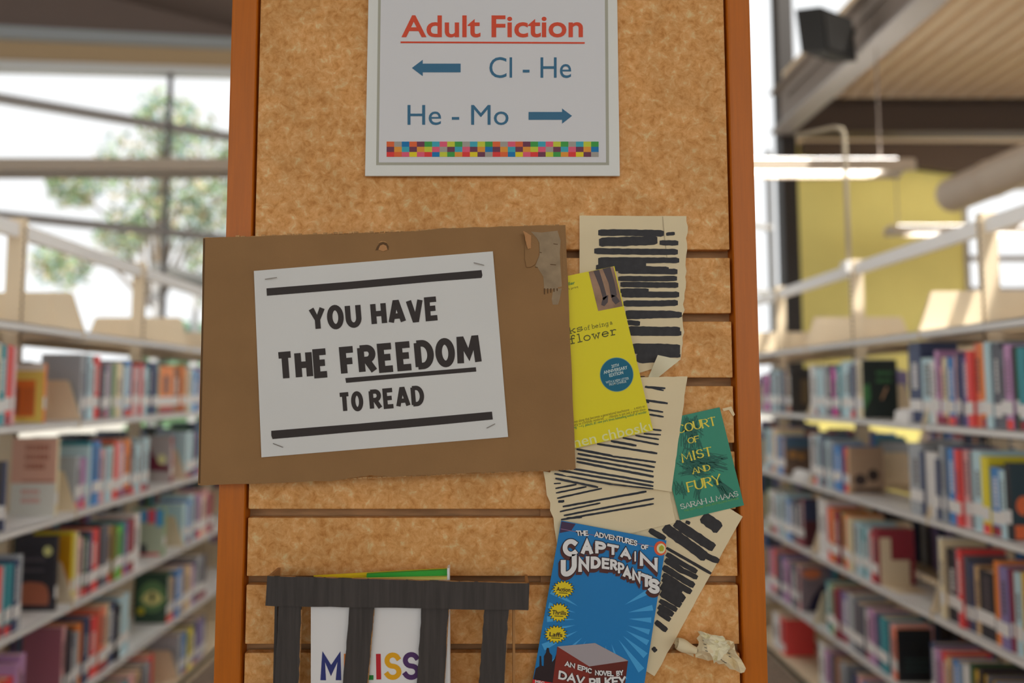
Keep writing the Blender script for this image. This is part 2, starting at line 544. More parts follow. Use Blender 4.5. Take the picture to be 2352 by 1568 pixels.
struct('floor', MB().box(-14, 12, -6, 13.5, -0.12, 0), M_FLOOR)
mb = MB().box(-12, 10.7, -5.2, -5.0, 0, .9).box(-12, 10.7, -5.2, -5.0, 4.7, 6.2).box(-12, -7.5, -5.2, -5.0, .9, 4.7).box(7.5, 10.7, -5.2, -5.0, .9, 4.7)
struct('wall_back', mb, ph('cream_wall', 205, 196, 176, .7, k=1.3))
wn4 = empty('window_4', (0, -5.1, .9), kind='structure')
for k in range(7):
    MB().box(-7.5 + 2.5 * k - .03, -7.5 + 2.5 * k + .03, -5.15, -5.05, .9, 4.7).build('mullion', M_FRAMEW, wn4)
    if k < 6:
        MB().box(-7.47 + 2.5 * k, -5.03 + 2.5 * k, -5.1, -5.094, .9, 4.7).build('pane', M_GLASS, wn4)
# corrugated steel deck over the right half: ribs run along the aisles
ZD = EYE + 2.93
mb = MB()
per, x = 0.186, 2.98
prof = []
while x < 9.0:
    prof += [(x, ZD), (x + per * .46, ZD), (x + per * .58, ZD + .12), (x + per * .88, ZD + .12)]
    x += per
for (xa, za), (xb, zb) in zip(prof, prof[1:]):
    mb.add([(xa, -5, za), (xb, -5, zb), (xb, 6.78, zb), (xa, 6.78, za)], [(0, 1, 2, 3)])
mb.box(2.98, 9.0, -5, 6.78, ZD + .125, ZD + .3)
o = struct('ceiling', mb, M_CEIL, fixn=False)
# high roof on the window side
struct('ceiling_high', MB().prism([(-12, -5, 6.0), (2.95, -5, 6.0), (2.95, 11.75, 6.0), (-9.3, 4.98, 6.0), (-12, 4.98, 6.0)], (0, 0, .25)), M_SOFFIT)
struct('ceiling_far', MB().box(4.3, 10.7, 6.9, 9.9, 5.0, 5.2), M_CEIL)
wn3 = empty('window_3', (10.55, 2, 0), kind='structure')
for k in range(9):
    MB().box(10.5, 10.6, -5 + 1.825 * k - .03, -5 + 1.825 * k + .03, 0, 5.0).build('mullion', M_FRAMEW, wn3)
    if k < 8:
        MB().box(10.55, 10.556, -5 + 1.825 * k + .03, -5 + 1.825 * (k + 1) - .03, 0, 5.0).build('pane', M_GLASS, wn3)
# lime wall on the right with its window opening
YW = 9.6
def wx(px): return (px - CX) / FPX * YW
xa, xb, xw0, xw1 = wx(1836), 10.5, wx(2232), wx(2480)
zw0, zw1 = W(2290, 665, YW).z, W(2290, 425, YW).z
mb = MB()
mb.box(xa, xw0, YW, YW + .2, 0, 5.2).box(xw1, xb, YW, YW + .2, 0, 5.2)
mb.box(xw0, xw1, YW, YW + .2, 0, zw0).box(xw0, xw1, YW, YW + .2, zw1, 5.2)
struct('wall_right', mb, M_LIME)
wn = empty('window_2', ((xw0 + xw1) / 2, YW, zw0), kind='structure')
for k in range(3):
    zz = zw0 + (zw1 - zw0) * (0, .3, 1)[k]
    MB().box(xw0, xw1, YW - .03, YW + .12, zz - .035, zz + .035).build('mullion', M_FRAMEW, wn)
for xx in (xw0, (xw0 + xw1) / 2 + .4, xw1):
    MB().box(xx - .03, xx + .03, YW - .03, YW + .12, zw0, zw1).build('mullion', M_FRAMEW, wn)
MB().box(xw0, (xw0 + xw1) / 2 + .4, YW + .08, YW + .086, zw0, zw1).build('pane', M_GLASS, wn)
MB().box((xw0 + xw1) / 2 + .4, xw1, YW + .08, YW + .086, zw0, zw1).build('pane', M_GLASS, wn)
# dark sloping beam along the top of the lime wall
a, b = W(1846, 350, YW - .15), W(2260, 402, YW - .15)
a2, b2 = W(1846, 322, YW - .15), W(2260, 330, YW - .15)
ext = 1.6
def extd(p, q): return q + (q - p) * ext
mb = MB().prism([a, extd(a, b), extd(a2, b2), a2], (0, .14, 0))
struct('trim_1', mb, M_DARKST)
# cross beam carrying the deck, beam along the aisle, black column
mb = MB()
mb.box(2.95, 9.5, 6.78, 6.82, EYE + 2.60, ZD + .04)
mb.box(2.95, 9.5, 6.70, 6.90, EYE + 2.585, EYE + 2.61).box(2.95, 9.5, 6.70, 6.90, ZD - .02, ZD + .0)
tag(mb.build('roof_beam', M_DARKST), 'dark brown steel cross beam under the end of the ribbed ceiling', 'beam', 'steel roof beams')
bx = 2.84
mb = MB()
mb.box(bx + .10, bx + .13, -4, 6.75, EYE + 2.60, EYE + 2.98)
rb = mb.build('roof_beam', M_GREYST)
tag(rb, 'grey steel beam slanting up along the edge of the ribbed ceiling', 'beam', 'steel roof beams')
MB().box(bx - .02, bx + .20, -4, 6.75, EYE + 2.575, EYE + 2.60).build('bottom_flange', M_FRAMEW, rb)
MB().box(bx - .02, bx + .24, -4, 6.75, EYE + 2.98, EYE + 3.0).build('top_flange', M_GREYST, rb)
cx0, cx1 = (1806 - CX) / FPX * 6.9, (1842 - CX) / FPX * 6.9
cl = tag(MB().box(cx0, cx1, 6.86, 7.02, 0, 6.3).build('steel_column', M_BLACKST), 'black steel column left of the lime green wall', 'column')
MB().box(cx0 - .03, cx1 + .03, 6.83, 7.05, 0, .03).build('base_plate', M_BLACKST, cl)
# upper beam with a dark box hung on it
ub = tag(MB().prism([W(1796, 196, 6.6), W(1836, 176, 6.6), W(1844, 196, 6.6), W(1800, 224, 6.6)], (0, -9.5, 0)).build('roof_beam', M_GREYST),
         'slim grey steel beam above the sloping beam near the black column', 'beam', 'steel roof beams')
sp = empty('loudspeaker', W(1905, 150, 5.0), 'black box loudspeaker hung under the roof beam by the column', 'loudspeaker')
c0 = W(1898, 82, 5.0)
dv = Vector((.15, -.12, .13))
MB().obox(c0, (.16, .085, .0), (-.05, .09, .04), (-.04, -.05, .14)).build('cabinet', mat('matt_black', (.012, .011, .01, 1), .7), sp)
MB().obox(c0 + Vector((.045, -.095, -.04)), (.135, .072, 0), (-.004, .008, .004), (-.034, -.042, .12)).build('grille', mat('dark_grille', (.02, .018, .016, 1), .8), sp)
MB().tube([c0 + Vector((.05, .02, .08)), Vector((2.81, 5.1, EYE + 2.75))], .02, 10).build('bracket', M_BLACKST, sp)

# window wall on the left, oblique to the view
WO, WD = Vector((-3.87, 8.0, 0)), Vector((.875, .485, 0)).normalized()
WN = Vector((WD.y, -WD.x, 0))
def wp(t, z, off=0.0):
    p = WO + WD * t + WN * off
    return Vector((p.x, p.y, z))
def wtop(t):                                     # the head follows the roof slope
    return EYE + 3.80 + .20 * t
win = empty('window_1', wp(-2, 0), kind='structure')
T0, T1, STEP = -6.2, 11.0, 1.78
ts = []
t = 0.0
while t > T0: t -= STEP
while t <= T1:
    ts.append(t); t += STEP
zrows = [0.02, EYE - .70, EYE + .58, EYE + 1.86, EYE + 3.14]
def bar(t0, z0, t1, z1, wz, dep, name, m, par):
    mb = MB()
    pts = [wp(t0, z0 - wz, dep / 2), wp(t1, z1 - wz, dep / 2), wp(t1, z1 + wz, dep / 2), wp(t0, z0 + wz, dep / 2)]
    mb.prism(pts, -WN * dep)
    return mb.build(name, m, par)
for t in ts:
    zt = min(wtop(t), 6.2)
    mb = MB().prism([wp(t - .028, 0, .06), wp(t + .028, 0, .06), wp(t + .028, zt, .06), wp(t - .028, zt, .06)], -WN * .12)
    mb.build('mullion', ph('mullion_grey', 110, 108, 108, .5, k=1.2), win)
for z in zrows:
    bar(ts[0], z, ts[-1], z, .04, .12, 'transom', M_FRAMEW, win)
for ta, tb in zip(ts, ts[1:]):
    zz = zrows + [None]
    for k in range(len(zrows)):
        za = zrows[k]
        if k + 1 < len(zrows):
            q = [wp(ta, za), wp(tb, za), wp(tb, zrows[k + 1]), wp(ta, zrows[k + 1])]
        else:
            q = [wp(ta, za), wp(tb, za), wp(tb, max(min(wtop(tb), 6.2), za + .05)), wp(ta, max(min(wtop(ta), 6.2), za + .05))]
        MB().prism(q, WN * .006).build('pane', M_GLASS, win)
# head of the window wall: frame, tan trim, steel channel, soffit
def band(name, dz0, dz1, off, dep, m, t0=-6.2, t1=3.4, kind=True):
    mb = MB().prism([wp(t0, wtop(t0) + dz0, off), wp(t1, wtop(t1) + dz0, off), wp(t1, wtop(t1) + dz1, off), wp(t0, wtop(t0) + dz1, off)], -WN * dep)
    o = mb.build(name, m)
    o['kind'] = 'structure'
    return o
band('trim_2', -.02, .07, .08, .16, ph('white_frame', 205, 210, 212, 0.5, k=1.4))
band('trim_3', .07, .27, .12, .2, M_TAN)
band('trim_4', .27, .40, .2, .3, ph('grey_blue_steel', 150, 158, 162, 0.4, k=1.5))
band('wall_head', .40, 2.2, .12, .2, M_SOFFIT)

# ---- outside: trees, hedge, a low roof, paving
def tree(name, label, base, h, blobs, n, col, leaf=.10, seed=1):
    rnd = random.Random(seed)
    t = empty(name, base, label, 'tree', 'trees outside the tall window')
    bz = Vector(base)
    top = bz + Vector((0, 0, h))
    tr = MB().tube([bz, bz + Vector((.05, .02, h * .35)), bz + Vector((-.04, 0, h * .7)), top], [.16, .12, .08, .03], 10)
    for c, r in blobs:
        cv = bz + Vector(c)
        tr.tube([bz + Vector((0, 0, h * .4)), (bz + Vector((0, 0, h * .55)) + cv) / 2, cv], [.06, .045, .015], 6)
    tr.build('trunk', ph('tree_bark', 120, 105, 90, 0.9, k=1.2), t, smooth=True)
    mb = MB()
    for i in range(n):
        c, r = rnd.choice(blobs)
        d = Vector((rnd.gauss(0, 1), rnd.gauss(0, 1), rnd.gauss(0, .8)))
        d = d.normalized() * r * rnd.uniform(.25, 1) ** .6
        p = bz + Vector(c) + d
        u = Vector((rnd.gauss(0, 1), rnd.gauss(0, 1), rnd.gauss(0, 1))).normalized()
        v = u.cross(Vector((rnd.gauss(0, 1), rnd.gauss(0, 1), rnd.gauss(0, 1)))).normalized()
        s = leaf * rnd.uniform(.6, 1.3)
        mb.add([p - u * s, p + v * s * .45, p + u * s, p - v * s * .45], [(0, 1, 2, 3)], rnd.choice((0, 0, 1, 2)))
    f = mb.build('foliage', col, t, fixn=False)
    f['kind'] = 'stuff'
    return t
LG = [ph('leaf_green', 150, 176, 128, 0.6, k=1.2), ph('leaf_grey_green', 140, 168, 170, 0.6, k=1.2), ph('leaf_tan', 205, 186, 150, 0.6, k=1.2)]
LD = [ph('hedge_green', 110, 150, 110, 0.6, k=1.1), ph('hedge_blue_green', 110, 150, 135, 0.6, k=1.1), ph('hedge_light', 150, 185, 140, 0.6, k=1.1)]
tree('street_tree', 'tall pale green tree seen through the upper left window panes', (-8.4, 17, 0), 8.6,
     [((-.6, 0, 7.0), 1.1), ((.9, .2, 7.6), 1.0), ((.2, .3, 6.0), 1.0), ((-.9, 0, 5.4), .7), ((1.4, 0, 6.2), .8), ((.1, 0, 8.4), .8), ((-2.2, 0, 6.6), .6), ((-2.4, 0, 4.6), .7), ((2.4, 0, 7.2), .7)], 5200, LG, .10, 3)
tree('street_tree', 'loose blue green tree standing behind the window mullion', (-6.6, 17.5, 0), 7.6,
     [((-.6, 0, 5.0), .8), ((.6, .2, 6.6), .9), ((-.2, .3, 4.0), .9), ((.9, 0, 4.6), .8), ((.3, 0, 7.6), .8)], 2600, LG, .10, 5)
hd = empty('hedge', (-6.2, 16, 0), 'green hedge under the low roof outside the left window', 'hedge')
mb = MB()
rnd = random.Random(9)
for i in range(2600):
    p = Vector((-6.2 + rnd.uniform(-2.2, 1.6), 16 + rnd.uniform(-.4, .4), rnd.uniform(.3, 3.1)))
    u = Vector((rnd.gauss(0, 1), rnd.gauss(0, 1), rnd.gauss(0, 1))).normalized()
    v = u.cross(Vector((rnd.gauss(0, 1), rnd.gauss(0, 1), rnd.gauss(0, 1)))).normalized()
    mb.add([p - u * .13, p + v * .07, p + u * .13, p - v * .07], [(0, 1, 2, 3)], rnd.choice((0, 1, 2)))
mb.build('foliage', LD, hd, fixn=False)['kind'] = 'stuff'
MB().box(-8.3, -4.7, 15.85, 16.15, 0, 2.4).build('branch_core', LD[0], hd)
e0, e1 = W(346, 618, 12.0), W(520, 706, 14.8)
dr = (e1 - e0).normalized()
ho = empty('garden_shelter', (e0.x, e0.y, 0), 'low shelter with a grey fascia outside the left window', 'shelter')
MB().prism([e0, e1, e1 + Vector((0, 0, .16)), e0 + Vector((0, 0, .16))], (.5, 1.2, -.05)).build('roof', ph('grey_fascia', 120, 122, 122, .6, k=1.2), ho)
for k in (.12, .62, .95):
    q = e0.lerp(e1, k) + Vector((-.2, .2, 0))
    MB().box(q.x - .05, q.x + .05, q.y - .05, q.y + .05, 0, q.z + .05).build('post', ph('white_post', 205, 205, 205, .6, k=1.1), ho)
struct('ground', MB().box(-40, 40, 13.6, 60, -.3, -.02), M_GROUND)

# =================================================================== BOOKCASE RANGES LEFT AND RIGHT
XL, XR = -1.55, 1.58
BAY = 0.914
zL = [on_x(0, y, XL).z for y in (734, 978, 1225, 1469)]
zR = [on_x(2352, y, XR).z for y in (728, 990, 1253, 1515)]
def levels(z):
    sp_ = (z[0] - z[3]) / 3
    return z + [z[3] - sp_, z[3] - 2 * sp_ + .01]
ZL, ZR = levels(zL), levels(zR)
YJL = y_on_side(190, XL, 1.6)
YJR = y_on_side(2112, XR, 1.65)
DEPTH = 0.235
TOPZ = EYE + .655
def bookcase(name, label, X, joints, ZS, group='steel book ranges', s=None):
    s = s or (1 if X > 0 else -1)
    root = empty(name, (X + s * .27, joints[0], 0), label, 'bookcase', group)
    xu = X + s * (DEPTH + .035)
    for y in joints:
        MB().box(xu - .028, xu + .028, y - .016, y + .016, 0, TOPZ).build('upright', M_SHELF, root)
        for k in (-1, 1):                         # slotted strips on the two faces of the post
            mb = MB()
            z = .12
            xs = xu + k * .0295
            while z < TOPZ - .03:
                mb.box(xs - .0012, xs + .0012, y - .004, y + .004, z, z + .016)
                z += .0254
            mb.build('slot_strip', M_DARKST, root)
    for ya, yb in zip(joints, joints[1:]):
        MB().box(xu - .018, xu + .018, ya + .016, yb - .016, TOPZ - .075, TOPZ - .02).build('top_rail', M_RAIL, root)
        for z in ZS:
            for f in (0, 1):
                xf = X if f == 0 else 2 * xu - X
                ss = s if f == 0 else -s
                xb_ = xf + ss * DEPTH
                mb = MB()
                lo, hi = sorted((xf, xb_))
                mb.box(lo, hi, ya + .006, yb - .006, z - .004, z)
                mb.box(min(xf, xf + ss * .003), max(xf, xf + ss * .003), ya + .006, yb - .006, z - .027, z + .001)
                mb.box(min(xf, xf + ss * .02), max(xf, xf + ss * .02), ya + .006, yb - .006, z - .027, z - .024)
                lipo = mb.build('shelf', M_LIP if f == 0 else M_SHELF, root)
                for yy in (ya + .004, yb - .004):
                    mb = MB()
                    prof = [(0, -.03), (DEPTH, -.03), (DEPTH, .012), (DEPTH - .006, .02), (DEPTH - .05, .145), (DEPTH - .062, .15), (0, .15)]
                    mb.prism([(xb_ - ss * d, yy - .001, z + h) for d, h in prof], (0, .002, 0))
                    # pressed rib
                    mb.prism([(xb_ - ss * d, yy - .004, z + h) for d, h in [(.09, .03), (.12, .04), (.105, .12), (.09, .12)]], (0, .003, 0))
                    mb.build('bracket', M_SHELF, root)
        MB().box(min(X, X + s * DEPTH), max(X, X + s * DEPTH), ya, yb, 0, .06).build('kick_base', M_SHELF, root)
    return root
bookcase('bookcase', 'putty steel library bookcase full of books left of the wooden end panel', XL, [YJL + BAY * k for k in (-1, 0, 1, 2, 3)], ZL)
bookcase('bookcase', 'putty steel library bookcase full of books right of the wooden end panel', XR, [YJR + BAY * k for k in (-1, 0, 1, 2, 3)], ZR)

XF = XR + .54 + 1.12
bookcase('bookcase', 'farther putty steel bookcase seen through the right bookcase', XF, [YJR + BAY * k for k in (0, 1, 2, 3)], ZR)
# ---- books: one row per shelf, from the photo: colour letter, width in photo pixels, /height in mm; _n is a gap
BC = {
 'k': ((40, 38, 44), 'black'), 'n': ((52, 62, 92), 'navy'), 'b': ((62, 112, 168), 'blue'), 'l': ((158, 184, 206), 'pale blue'),
 't': ((48, 120, 132), 'teal'), 'g': ((112, 140, 104), 'sage green'), 'G': ((84, 158, 62), 'bright green'), 'e': ((48, 78, 52), 'dark green'),
 'r': ((190, 66, 66), 'red'), 'R': ((122, 40, 52), 'maroon'), 'o': ((206, 112, 50), 'orange'), 'y': ((206, 180, 48), 'yellow'),
 'c': ((200, 182, 152), 'cream'), 'w': ((202, 202, 208), 'white'), 's': ((140, 146, 152), 'silver grey'), 'd': ((84, 86, 96), 'charcoal'),
 'p': ((112, 102, 146), 'purple'), 'm': ((158, 120, 158), 'mauve'), 'i': ((196, 148, 150), 'pink'), 'M': ((186, 58, 150), 'magenta'),
 'B': ((128, 84, 56), 'brown'), 'a': ((172, 144, 108), 'tan'), 'v': ((110, 104, 52), 'olive'), 'q': ((204, 108, 84), 'coral'), 'h': ((184, 150, 62), 'mustard'),
}
def bookmat(c):
    r, g, b = BC[c][0]
    return ph('book_' + BC[c][1].replace(' ', '_'), r, g, b, 0.4, k=1.75)
ORD = ['first', 'second', 'third', 'fourth', 'fifth', 'sixth', 'seventh', 'eighth', 'ninth', 'tenth', 'eleventh', 'twelfth', 'thirteenth', 'fourteenth', 'fifteenth', 'sixteenth']
brnd = random.Random(77)
BOOKS = {}
PENDING = {}
def add_book(side, X, y0, y1, z0, h, c, rowname, key=None, dep=None, special=None, lab=True, tape=None):
    s = 1 if X > 0 else -1
    xf = X + s * (.006 + brnd.uniform(0, .014))
    dep = dep or brnd.uniform(.135, .165)
    xb = xf + s * dep
    t = max(y1 - y0, .008)
    g = min(.0006, t * .03)
    y0, y1 = y0 + g, y1 - g
    b = min(.0025, t * .16)
    mb = MB()
    lo, hi = sorted((xf, xb))
    mb.box(lo, hi, y0, y0 + b, z0, z0 + h).box(lo, hi, y1 - b, y1, z0, z0 + h)
    mb.box(min(xf, xf + s * b), max(xf, xf + s * b), y0 + b, y1 - b, z0, z0 + h)
    ob = mb.build('book', bookmat(c))
    lo2, hi2 = sorted((xf + s * b, xb - s * .004))
    MB().box(lo2, hi2, y0 + b, y1 - b, z0 + .003, z0 + h - .004).build('pages', M_PAGES, ob)
    if lab:
        zl = z0 + brnd.uniform(.036, .05)
        MB().box(min(xf, xf - s * .0007), max(xf, xf - s * .0007), y0 + .0005, y1 - .0005, zl, zl + .042).build('spine_label', M_LABEL, ob)
    if t > .02 and lab and brnd.random() < .75:
        lc = M_LABEL if c in 'knRebpdvBtr' and brnd.random() < .7 else ph('spine_title_dark', 70, 60, 66, .5)
        ym = (y0 + y1) / 2
        w_ = t * brnd.uniform(.12, .22)
        mb = MB()
        zt, ze = z0 + h * .42, z0 + h * brnd.uniform(.7, .9)
        zz = zt
        while zz < ze:
            l_ = brnd.uniform(.006, .014)
            mb.box(min(xf, xf - s * .0005), max(xf, xf - s * .0005), ym - w_, ym + w_, zz, zz + l_)
            zz += l_ + .003
        mb.build('spine_title', lc, ob)
    if tape:
        MB().box(min(xf, xf - s * .0005), max(xf, xf - s * .0005), y0 + .0003, y1 - .0003, z0 + .001, z0 + .03).build('genre_sticker', bookmat(tape), ob)
    PENDING.setdefault((side, rowname), []).append((ob, c, special))
    return ob, xf, xb, y0
def row(side, X, z0, rowname, spec, start):
    """far/near order follows the photo from left to right"""
    px = start
    zm = z0 + .11
    out = {}
    for tok in spec.split():
        c, rest = tok[0], tok[1:]
        sp_ = None
        if '=' in rest:
            rest, sp_ = rest.split('=')
        hh = None
        if '/' in rest:
            rest, hh = rest.split('/')
        wpx = float(rest)
        if c != '_':
            ya, yb = sorted((y_on_side(px, X, zm), y_on_side(px + wpx, X, zm)))
            h = (float(hh) / 1000) if hh else brnd.uniform(.208, .238)
            tape = brnd.choice('RRr') if brnd.random() < .22 else None
            out[sp_ or id(tok)] = add_book(side, X, ya, yb, z0, h, c, rowname, special=sp_, tape=tape)
        px += wpx
    return out
ROWN = ['top book row', 'second book row', 'third book row', 'fourth book row', 'lowest book row']
SPECIAL = {}
SPECIAL.update(row('left', XL, ZL[1], ROWN[0],
  'c11/255 t14/258 s6/255 r12/258 i8/255 _63 o6/205=orange_cover _78 s10/250 n4/250 l11/250 l8/215 r12/248 d5 d9 m8 s5 g6 c13 m5 l8 b8/240 B5 i9 s8 r6 l9 t4 n10/240 n11/240 g6/240 o34/225 B14/222 o8 a10 l12 b10 s9 m8 n9 c10 l8', -5))
SPECIAL.update(row('left', XL, ZL[2], ROWN[1],
  'k10/225 k9/222 n8/222 _112 c6/278=pink_cover _34 s9/200 m9/190 m9/190 l6/235 t8/250 b16/248 i13/215 l14/218 g5 r9/235 i10/235 p8 o14/240 d8/205 l12/215 s6 l10/235 _54 R6/225=maroon_cover _28 l14/235 n8 m9 t8 w9 r8 n10', 0))
SPECIAL.update(row('left', XL, ZL[3], ROWN[2],
  'r10/225 l10/222 t9/225 t8/222 n11/228 s10/240 _75 k6/262=dark_cover _35 y7/255=yellow_cover c6/250 i10/225 e10/225 n9/235 r18/238 k6/245 d16/240 a10 v6/225 G15/215 t9 p6 R14/225 w14/238 _48 g6/225=bright_cover _40 l10 b8 l11/240 n6 m10 c7 i9 R8', 0))
SPECIAL.update(row('left', XL, ZL[4], ROWN[3],
  'l8/190 o15/185 r18/190 m10/225 B8/200 m13/240 _82 i8/255=plum_cover k9/240 d9 s8 o13/235 n10/250 k10/220 r16/228 q14/250 c9/250 n17/245 k8 l24/250 _86 e7/240=green_cover a9/205 b17/230 a11/225 c9 m6 n8 s11 d10', -4))
SPECIAL.update(row('left', XL, ZL[5], ROWN[4],
  'd14/200 v10 m9 t16/205 i14/215 a12 d12/210 s10 r14/225 _56 s8 b10 y10/215 d12 p12 d10', 250))
SPECIAL.update(row('right', XR, ZR[1], ROWN[0],
  'm8 M5 d5 l5 n4 l5 d5 l6 n5 s5 a5 k5/235=dark_end_cover _46 w10/242 l6 l11/225 s7/240 d10/238 M12/225 t9/235 l6/245 l20/250 n9/230 w9/255 c10/250=black_green_cover _102 n28/300 l25/238 w11/225 m9/262 i9/205 c9/235 b14/235 i11/238 n8/245 p14/235 r13/252 q13/275 o13/275 l15/275 d18/270 d12/250 m16/262 e16/255 t18/250 k14', 1749))
SPECIAL.update(row('right', XR, ZR[2], ROWN[1],
  'l8/235 l7/235 i7/245 c6/240 b14/205 B5/200=brown_end_cover _54 w8/240 d9/230 l8/242 n6/240 s6 l6/225 s8/222 b12/205 b12/205 r11/200 a5/205=cream_brown_cover _136 s30/260 n6/235 w28/235 n8/215 s10/265 d10/262 b17/260 r12/258 i14/258 d8/255 l22/262 y17/245 b22/215 l14/210 k12/235=dark_orange_cover', 1753))
SPECIAL.update(row('right', XR, ZR[3], ROWN[2],
  'g6 w11 s7 l7 s7 l6 b13 d8 d13 R5/240=maroon_end_cover _31 w19/270 i7 r6/245 o9/245 R11/240 g10/240 o9/240 c10/232 s7 l11/225 t9 l9 r10/200 R11/225 _137 w9/275 c9/270 k22/245 m9/255 r10/258 d9/240 n12/225 a12/220 k34/215 o18/258 p20/250 R8/248 l17/245 h21/250 n14/225', 1758))
SPECIAL.update(row('right', XR, ZR[4], ROWN[3],
  'm6 s5 r9 d7 p9 m10 s9 d11 i6/225=orange_navy_cover _56 t11/230 g13/225 R9 p21/220 s14 d21/215 w11/205 m16 n12 t17/215 i13/205 q9/200=black_end_cover _74 n13/225 m12/215 r12/215 a14/205 b18/210 s11 w11 e8 h13 k9 h13 d9 h13 b14 l16', 1761))
SPECIAL.update(row('right', XR, ZR[5], ROWN[4],
  'w16 r10 _80 w14/250 m10 d9 B11 s13/225 _20 n14 i8 b12', 1772))
# name them: count the look-alikes of each colour along every row
for (side, rn), lst in PENDING.items():
    seen = {}
    tot = {}
    for ob, c, spc in lst:
        tot[c] = tot.get(c, 0) + 1
    for ob, c, spc in lst:
        k = seen.get(c, 0)
        seen[c] = k + 1
        cn = BC[c][1]
        if tot[c] == 1:
            lb = f'only {cn} spined book standing on the {rn} of the {side} bookcase'
        else:
            lb = f'{ORD[min(k, 15)]} {cn} spined book from the left, {rn}, {side} bookcase'
        tag(ob, lb, 'book', f'books on the {side} bookcase')
# pictures on the covers that face the aisle end
def cover_art(key, spec, label=None):
    ob, xf, xb, y0 = SPECIAL[key]
    s = 1 if xb > xf else -1
    z0 = min((ob.matrix_basis @ v.co).z for v in ob.data.vertices)
    h = max((ob.matrix_basis @ v.co).z for v in ob.data.vertices) - z0
    lo, hi = sorted((xf, xb))
    def Q(u, v, k):
        return Vector((lo + (hi - lo) * u, y0 - .0004 * k, z0 + h * v))
    for k, (nm, m, shapes) in enumerate(spec):
        mb = MB()
        for sh in shapes:
            mb.add([Q(u, v, k + 1) for u, v in sh], [list(range(len(sh)))])
            if nm == 'cover_picture':
                mb.build(nm, m, ob)
                mb = MB()
        if mb.v:
            mb.build(nm, m, ob)
    if label:
        ob['label'] = label
def rect(u0, v0, u1, v1):
    return [(u0, v0), (u1, v0), (u1, v1), (u0, v1)]
def disc(u, v, r, k=1.0, n=20):
    return [(u + math.cos(2 * PI * i / n) * r, v + math.sin(2 * PI * i / n) * r * k) for i in range(n)]
def lines(u0, u1, v0, dv, n, seed=1, fill=.55):
    r = random.Random(seed)
    out = []
    for i in range(n):
        x = u0
        end = u1 - r.uniform(0, .12)
        while x < end:
            l_ = r.uniform(.03, .07)
            out.append(rect(x, v0 - dv * i, min(x + l_, end), v0 - dv * i + dv * fill))
            x += l_ + .02
    return out
c_ = lambda n, r, g, b: ph('cover_' + n, r, g, b, .45, k=1.7)
cover_art('orange_cover', [('cover_print', c_('yellow_ground', 214, 176, 88), [rect(0, 0, 1, .88)]), ('cover_print', c_('pale_head', 205, 195, 185), [rect(0, .88, 1, 1)]),
   ('cover_picture', c_('burnt_orange', 190, 105, 45), [rect(.08, .1, .82, .72)]), ('cover_picture', c_('door_brown', 150, 80, 45), [rect(.2, .14, .52, .6), rect(.6, .14, .66, .6), rect(.72, .14, .78, .6)])],
   'orange and yellow novel with its cover facing out, top left shelf')
cover_art('pink_cover', [('cover_print', c_('blush', 196, 152, 132), [rect(0, .42, 1, 1)]), ('cover_print', c_('bone', 204, 196, 186), [rect(0, 0, 1, .42)]),
   ('cover_lettering', c_('rust_type', 158, 98, 78), lines(.3, .85, .84, .12, 3, 4, .62) + [rect(.25, .44, .95, .46)]),
   ('cover_lettering', c_('salmon_type', 208, 150, 140), lines(.25, .75, .28, .11, 2, 6, .55))], 'tall blush pink and white book with rust lettering, cover facing out, left bookcase')
cover_art('dark_cover', [('cover_print', c_('ink_black', 46, 44, 50), [rect(0, 0, 1, 1)]), ('cover_picture', c_('terracotta', 150, 88, 66), [[(.1, .08), (.86, .08), (.88, .2), (.82, .32), (.7, .37), (.4, .39), (.18, .36), (.08, .3)]]),
   ('sticker', c_('sticker_yellow', 214, 206, 132), [disc(.8, .8, .11, .62)]), ('cover_lettering', c_('faint_type', 84, 80, 86), lines(.2, .78, .66, .14, 2, 8, .34))],
   'black book with a round yellow sticker and terracotta picture, left bookcase')
cover_art('yellow_cover', [('cover_print', c_('gold', 182, 132, 20), [rect(0, 0, 1, .96)])])
cover_art('green_cover', [('cover_print', c_('deep_green', 46, 66, 52), [rect(0, 0, 1, 1)]), ('cover_picture', c_('mid_green', 88, 118, 78), [disc(.55, .52, .42, .75)]),
   ('cover_picture', c_('eye_cream', 190, 184, 120), [[(.2, .47), (.35, .6), (.55, .66), (.75, .6), (.9, .47), (.75, .38), (.55, .34), (.35, .38)]]),
   ('cover_picture', c_('eye_black', 28, 28, 26), [disc(.55, .52, .06, 1.6)]), ('sticker', c_('sticker_lime', 176, 164, 48), [disc(.22, .24, .11, .65)])],
   'dark green novel with a yellow eye on its cover, left bookcase')
cover_art('maroon_cover', [('cover_print', c_('grey_ground', 150, 140, 138), [rect(0, 0, 1, 1)]), ('cover_picture', c_('wine', 96, 32, 48), [[(0, .25), (1, .25), (.95, .36), (.7, .4), (.45, .6), (.3, .85), (.15, .95), (0, .6)]]),
   ('cover_picture', c_('pale_gold', 200, 190, 140), [disc(.72, .5, .14, .8)])], 'grey and wine red book with cover facing out, left bookcase')
cover_art('bright_cover', [('cover_print', c_('sage_ground', 150, 160, 140), [rect(0, 0, 1, 1)]), ('cover_picture', c_('sky_block', 62, 130, 176), [rect(.25, .7, .5, .95), rect(.75, .62, 1, .97)]),
   ('cover_picture', c_('rose_block', 190, 72, 88), [rect(.5, .68, .75, .97), rect(.05, .02, .9, .07)]), ('cover_picture', c_('dark_figure', 60, 60, 66), [rect(.3, .05, .5, .25)])],
   'paperback with blue and red blocks on its facing cover, left bookcase')
cover_art('plum_cover', [('cover_print', c_('plum', 128, 78, 88), [rect(0, 0, 1, 1)])], 'wide plum pink book facing out behind a bracket, left bookcase')
